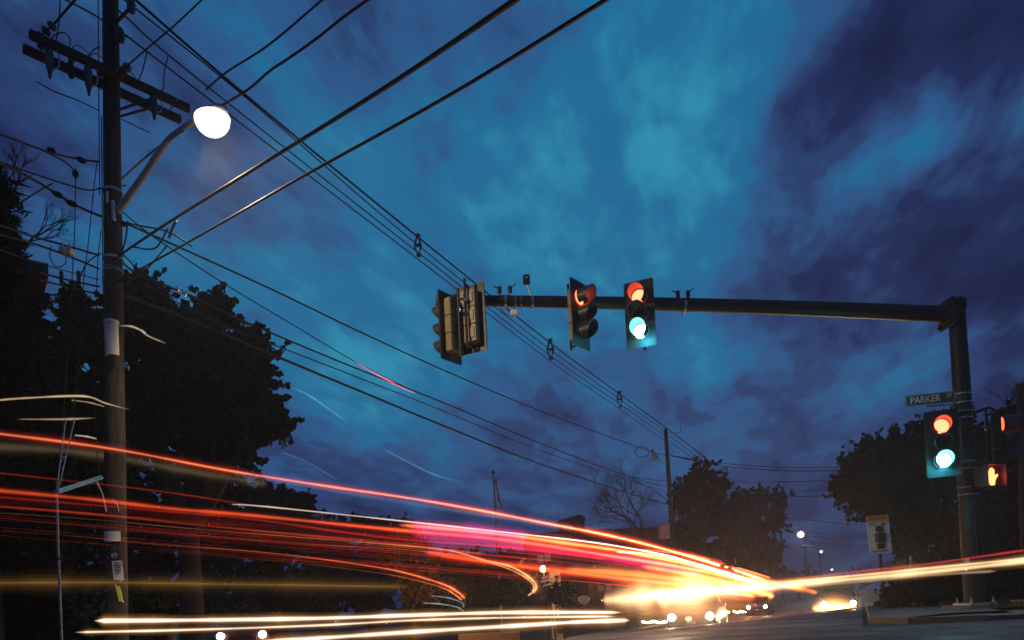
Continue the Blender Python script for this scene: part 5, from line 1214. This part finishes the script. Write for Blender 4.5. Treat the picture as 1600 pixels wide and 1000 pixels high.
trail([(185, 509), (205, 510), (222, 517), (232, 525), (262, 538)], front(11.4, 12, 180, 260), .6, 2.0*px, (1, .8, .5), 'short curved pale streak right of the white riser shield', None, 'short pale streaks', rnd=True)
trail([(116, 680), (135, 682), (152, 686)], front(11, 11.4, 0, 200), .6, 1.5*px, (1, .75, .45), 'tiny dash of light left of the pole above the red trails', None, 'short pale streaks')
trail([(445, 602), (480, 616), (515, 640), (545, 662)], front(20, 22, 440, 560), .13, 1.8*px, (.4, .9, .8), 'faint pale arc in the sky right of the maple', None, 'faint arcs in the sky', rnd=True)
trail([(590, 696), (630, 718), (680, 742), (725, 754)], front(20, 22, 590, 730), .10, 2.2*px, (.3, .8, .9), 'faint pale arc in the sky above the flag', None, 'faint arcs in the sky', rnd=True)
trail([(438, 706), (480, 722), (530, 752)], front(20, 22, 440, 560), .06, 1.4*px, (.3, .7, .9), 'faintest arc in the sky between maple and trails', None, 'faint arcs in the sky')
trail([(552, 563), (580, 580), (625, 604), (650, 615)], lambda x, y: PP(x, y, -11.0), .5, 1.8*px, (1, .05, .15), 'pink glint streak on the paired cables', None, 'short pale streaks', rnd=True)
# headlight reflections low behind the fence, put in as wavy glowing tubes
def wav(x0, x1, y, a, n, lab, L0=1.4):
    pts = [(lerp(x0, x1, i/n), y+a*(1 if i % 2 else -1)*random.uniform(.5, 1)) for i in range(n+1)]
    trail(pts, lambda x, y_: P(x, y_, 40+(x-1000)*.18), L0, 2*px, (1, .62, .25), lab, None, 'wavy glowing reflections low behind the fence', k=4)
wav(1118, 1178, 956, 1.6, 9, 'wavy row of glowing headlight reflections behind the left part of the fence'); wav(1190, 1232, 955, 1.8, 7, 'wavy row of glowing headlight reflections behind the middle of the fence')
wav(1244, 1262, 954, 2.0, 3, 'short wavy glowing reflection right of the fence', 1.0); wav(1002, 1060, 972, 1.2, 6, 'low wavy light at the foot of the central glare', 2.0)
for (x, y, w, lab) in ((1076, 967, 5, 'small white dash of light below the central glare'),):
    trail([(x-w, y), (x, y), (x+w, y)], front(24, 24, 0, 1), 2.2, 3*px, WARM, lab, None, 'low lights')
trail([(1270, 951), (1300, 949), (1338, 949)], front(30, 31, 1270, 1330), 2.6, 7*px, (1, .6, .22), 'short thick orange glare round the far waiting car', None, 'glare in the centre', soft=True, rnd=True)  # glare of the car's headlights, added as nested glow tubes
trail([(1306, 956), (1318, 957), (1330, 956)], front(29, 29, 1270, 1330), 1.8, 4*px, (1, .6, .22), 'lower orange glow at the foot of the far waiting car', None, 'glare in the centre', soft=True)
trail([(660, 942), (690, 944), (715, 949), (726, 957)], front(20, 20, 0, 1), .35, 1.2*px, (.6, .8, .9), 'thin white curved trail below the russet tree', None, 'short pale streaks')
trail([(672, 931), (700, 934), (722, 942), (724, 950)], front(20, 20, 0, 1), .25, 1.6*px, (.6, .7, .8), 'dimmer white curved trail above the thin one by the russet tree', None, 'short pale streaks')
# the many faint red lines between: nobody could count them
for q, (n, r_, L0, col) in enumerate(((22, .8, .15, RED), (7, 2.4, .055, (1, .02, .02)), (5, 8.0, .03, (1, .01, .04)))):
    b = MB()
    for i in range(n):
        t = random.random()**.9; x0 = random.choice((-30, random.uniform(60, 560), random.uniform(60, 560))); x1 = random.uniform(x0+220, 1080)
        xs = np.linspace(x0, x1, 9); pts = []
        for x in xs:
            ya = 778+(x)*.082+max(0, x-700)**2*.00012; yb = 830+x*.085
            pts.append(PP(x, lerp(ya, yb+10, t), -8.9+3*t+.1*q+.015*i, 60))
        sp = smoothpts(pts, 3)
        if x0 < -5: sp = [sp[0]+(sp[0]-sp[2]).normalized()*q_ for q_ in (14, 7)]+sp
        m_ = len(sp)
        b.tube(sp, [(s-CO).length*r_*px*min(1, 8*j/m_+.05, 8*(m_-1-j)/m_+.05)*(.8+.2*math.sin(j*.9+i)) for j, s in enumerate(sp)], 6)
    tag(b.build('faint_trails', vmat(col, L0/(2*r_*px*16)), smooth=True), ('sheaf of hair thin faint red trails', 'sheaf of soft faint red trails', 'broad dark red glow of many merged trails')[q]+' across the left half', 'light trails', None, 'stuff')

# ------------------------------------------------------------------ thin haze volume, added so that the lamps glow
HB = MB().box((60, 130, 13), (420, 330, 31)).build('haze', None)
hm = bpy.data.materials.new('evening haze'); hm.use_nodes = True; t = hm.node_tree; t.nodes.clear()
pv = t.nodes.new('ShaderNodeVolumePrincipled'); pv.inputs['Density'].default_value = .0013; pv.inputs['Color'].default_value = (.8, .86, 1, 1); pv.inputs['Anisotropy'].default_value = .55
oo = t.nodes.new('ShaderNodeOutputMaterial'); t.links.new(pv.outputs[0], oo.inputs['Volume']); HB.data.materials.clear(); HB.data.materials.append(hm)
tag(HB, 'thin haze over the whole junction, added for lamp glow', 'haze', None, 'stuff')
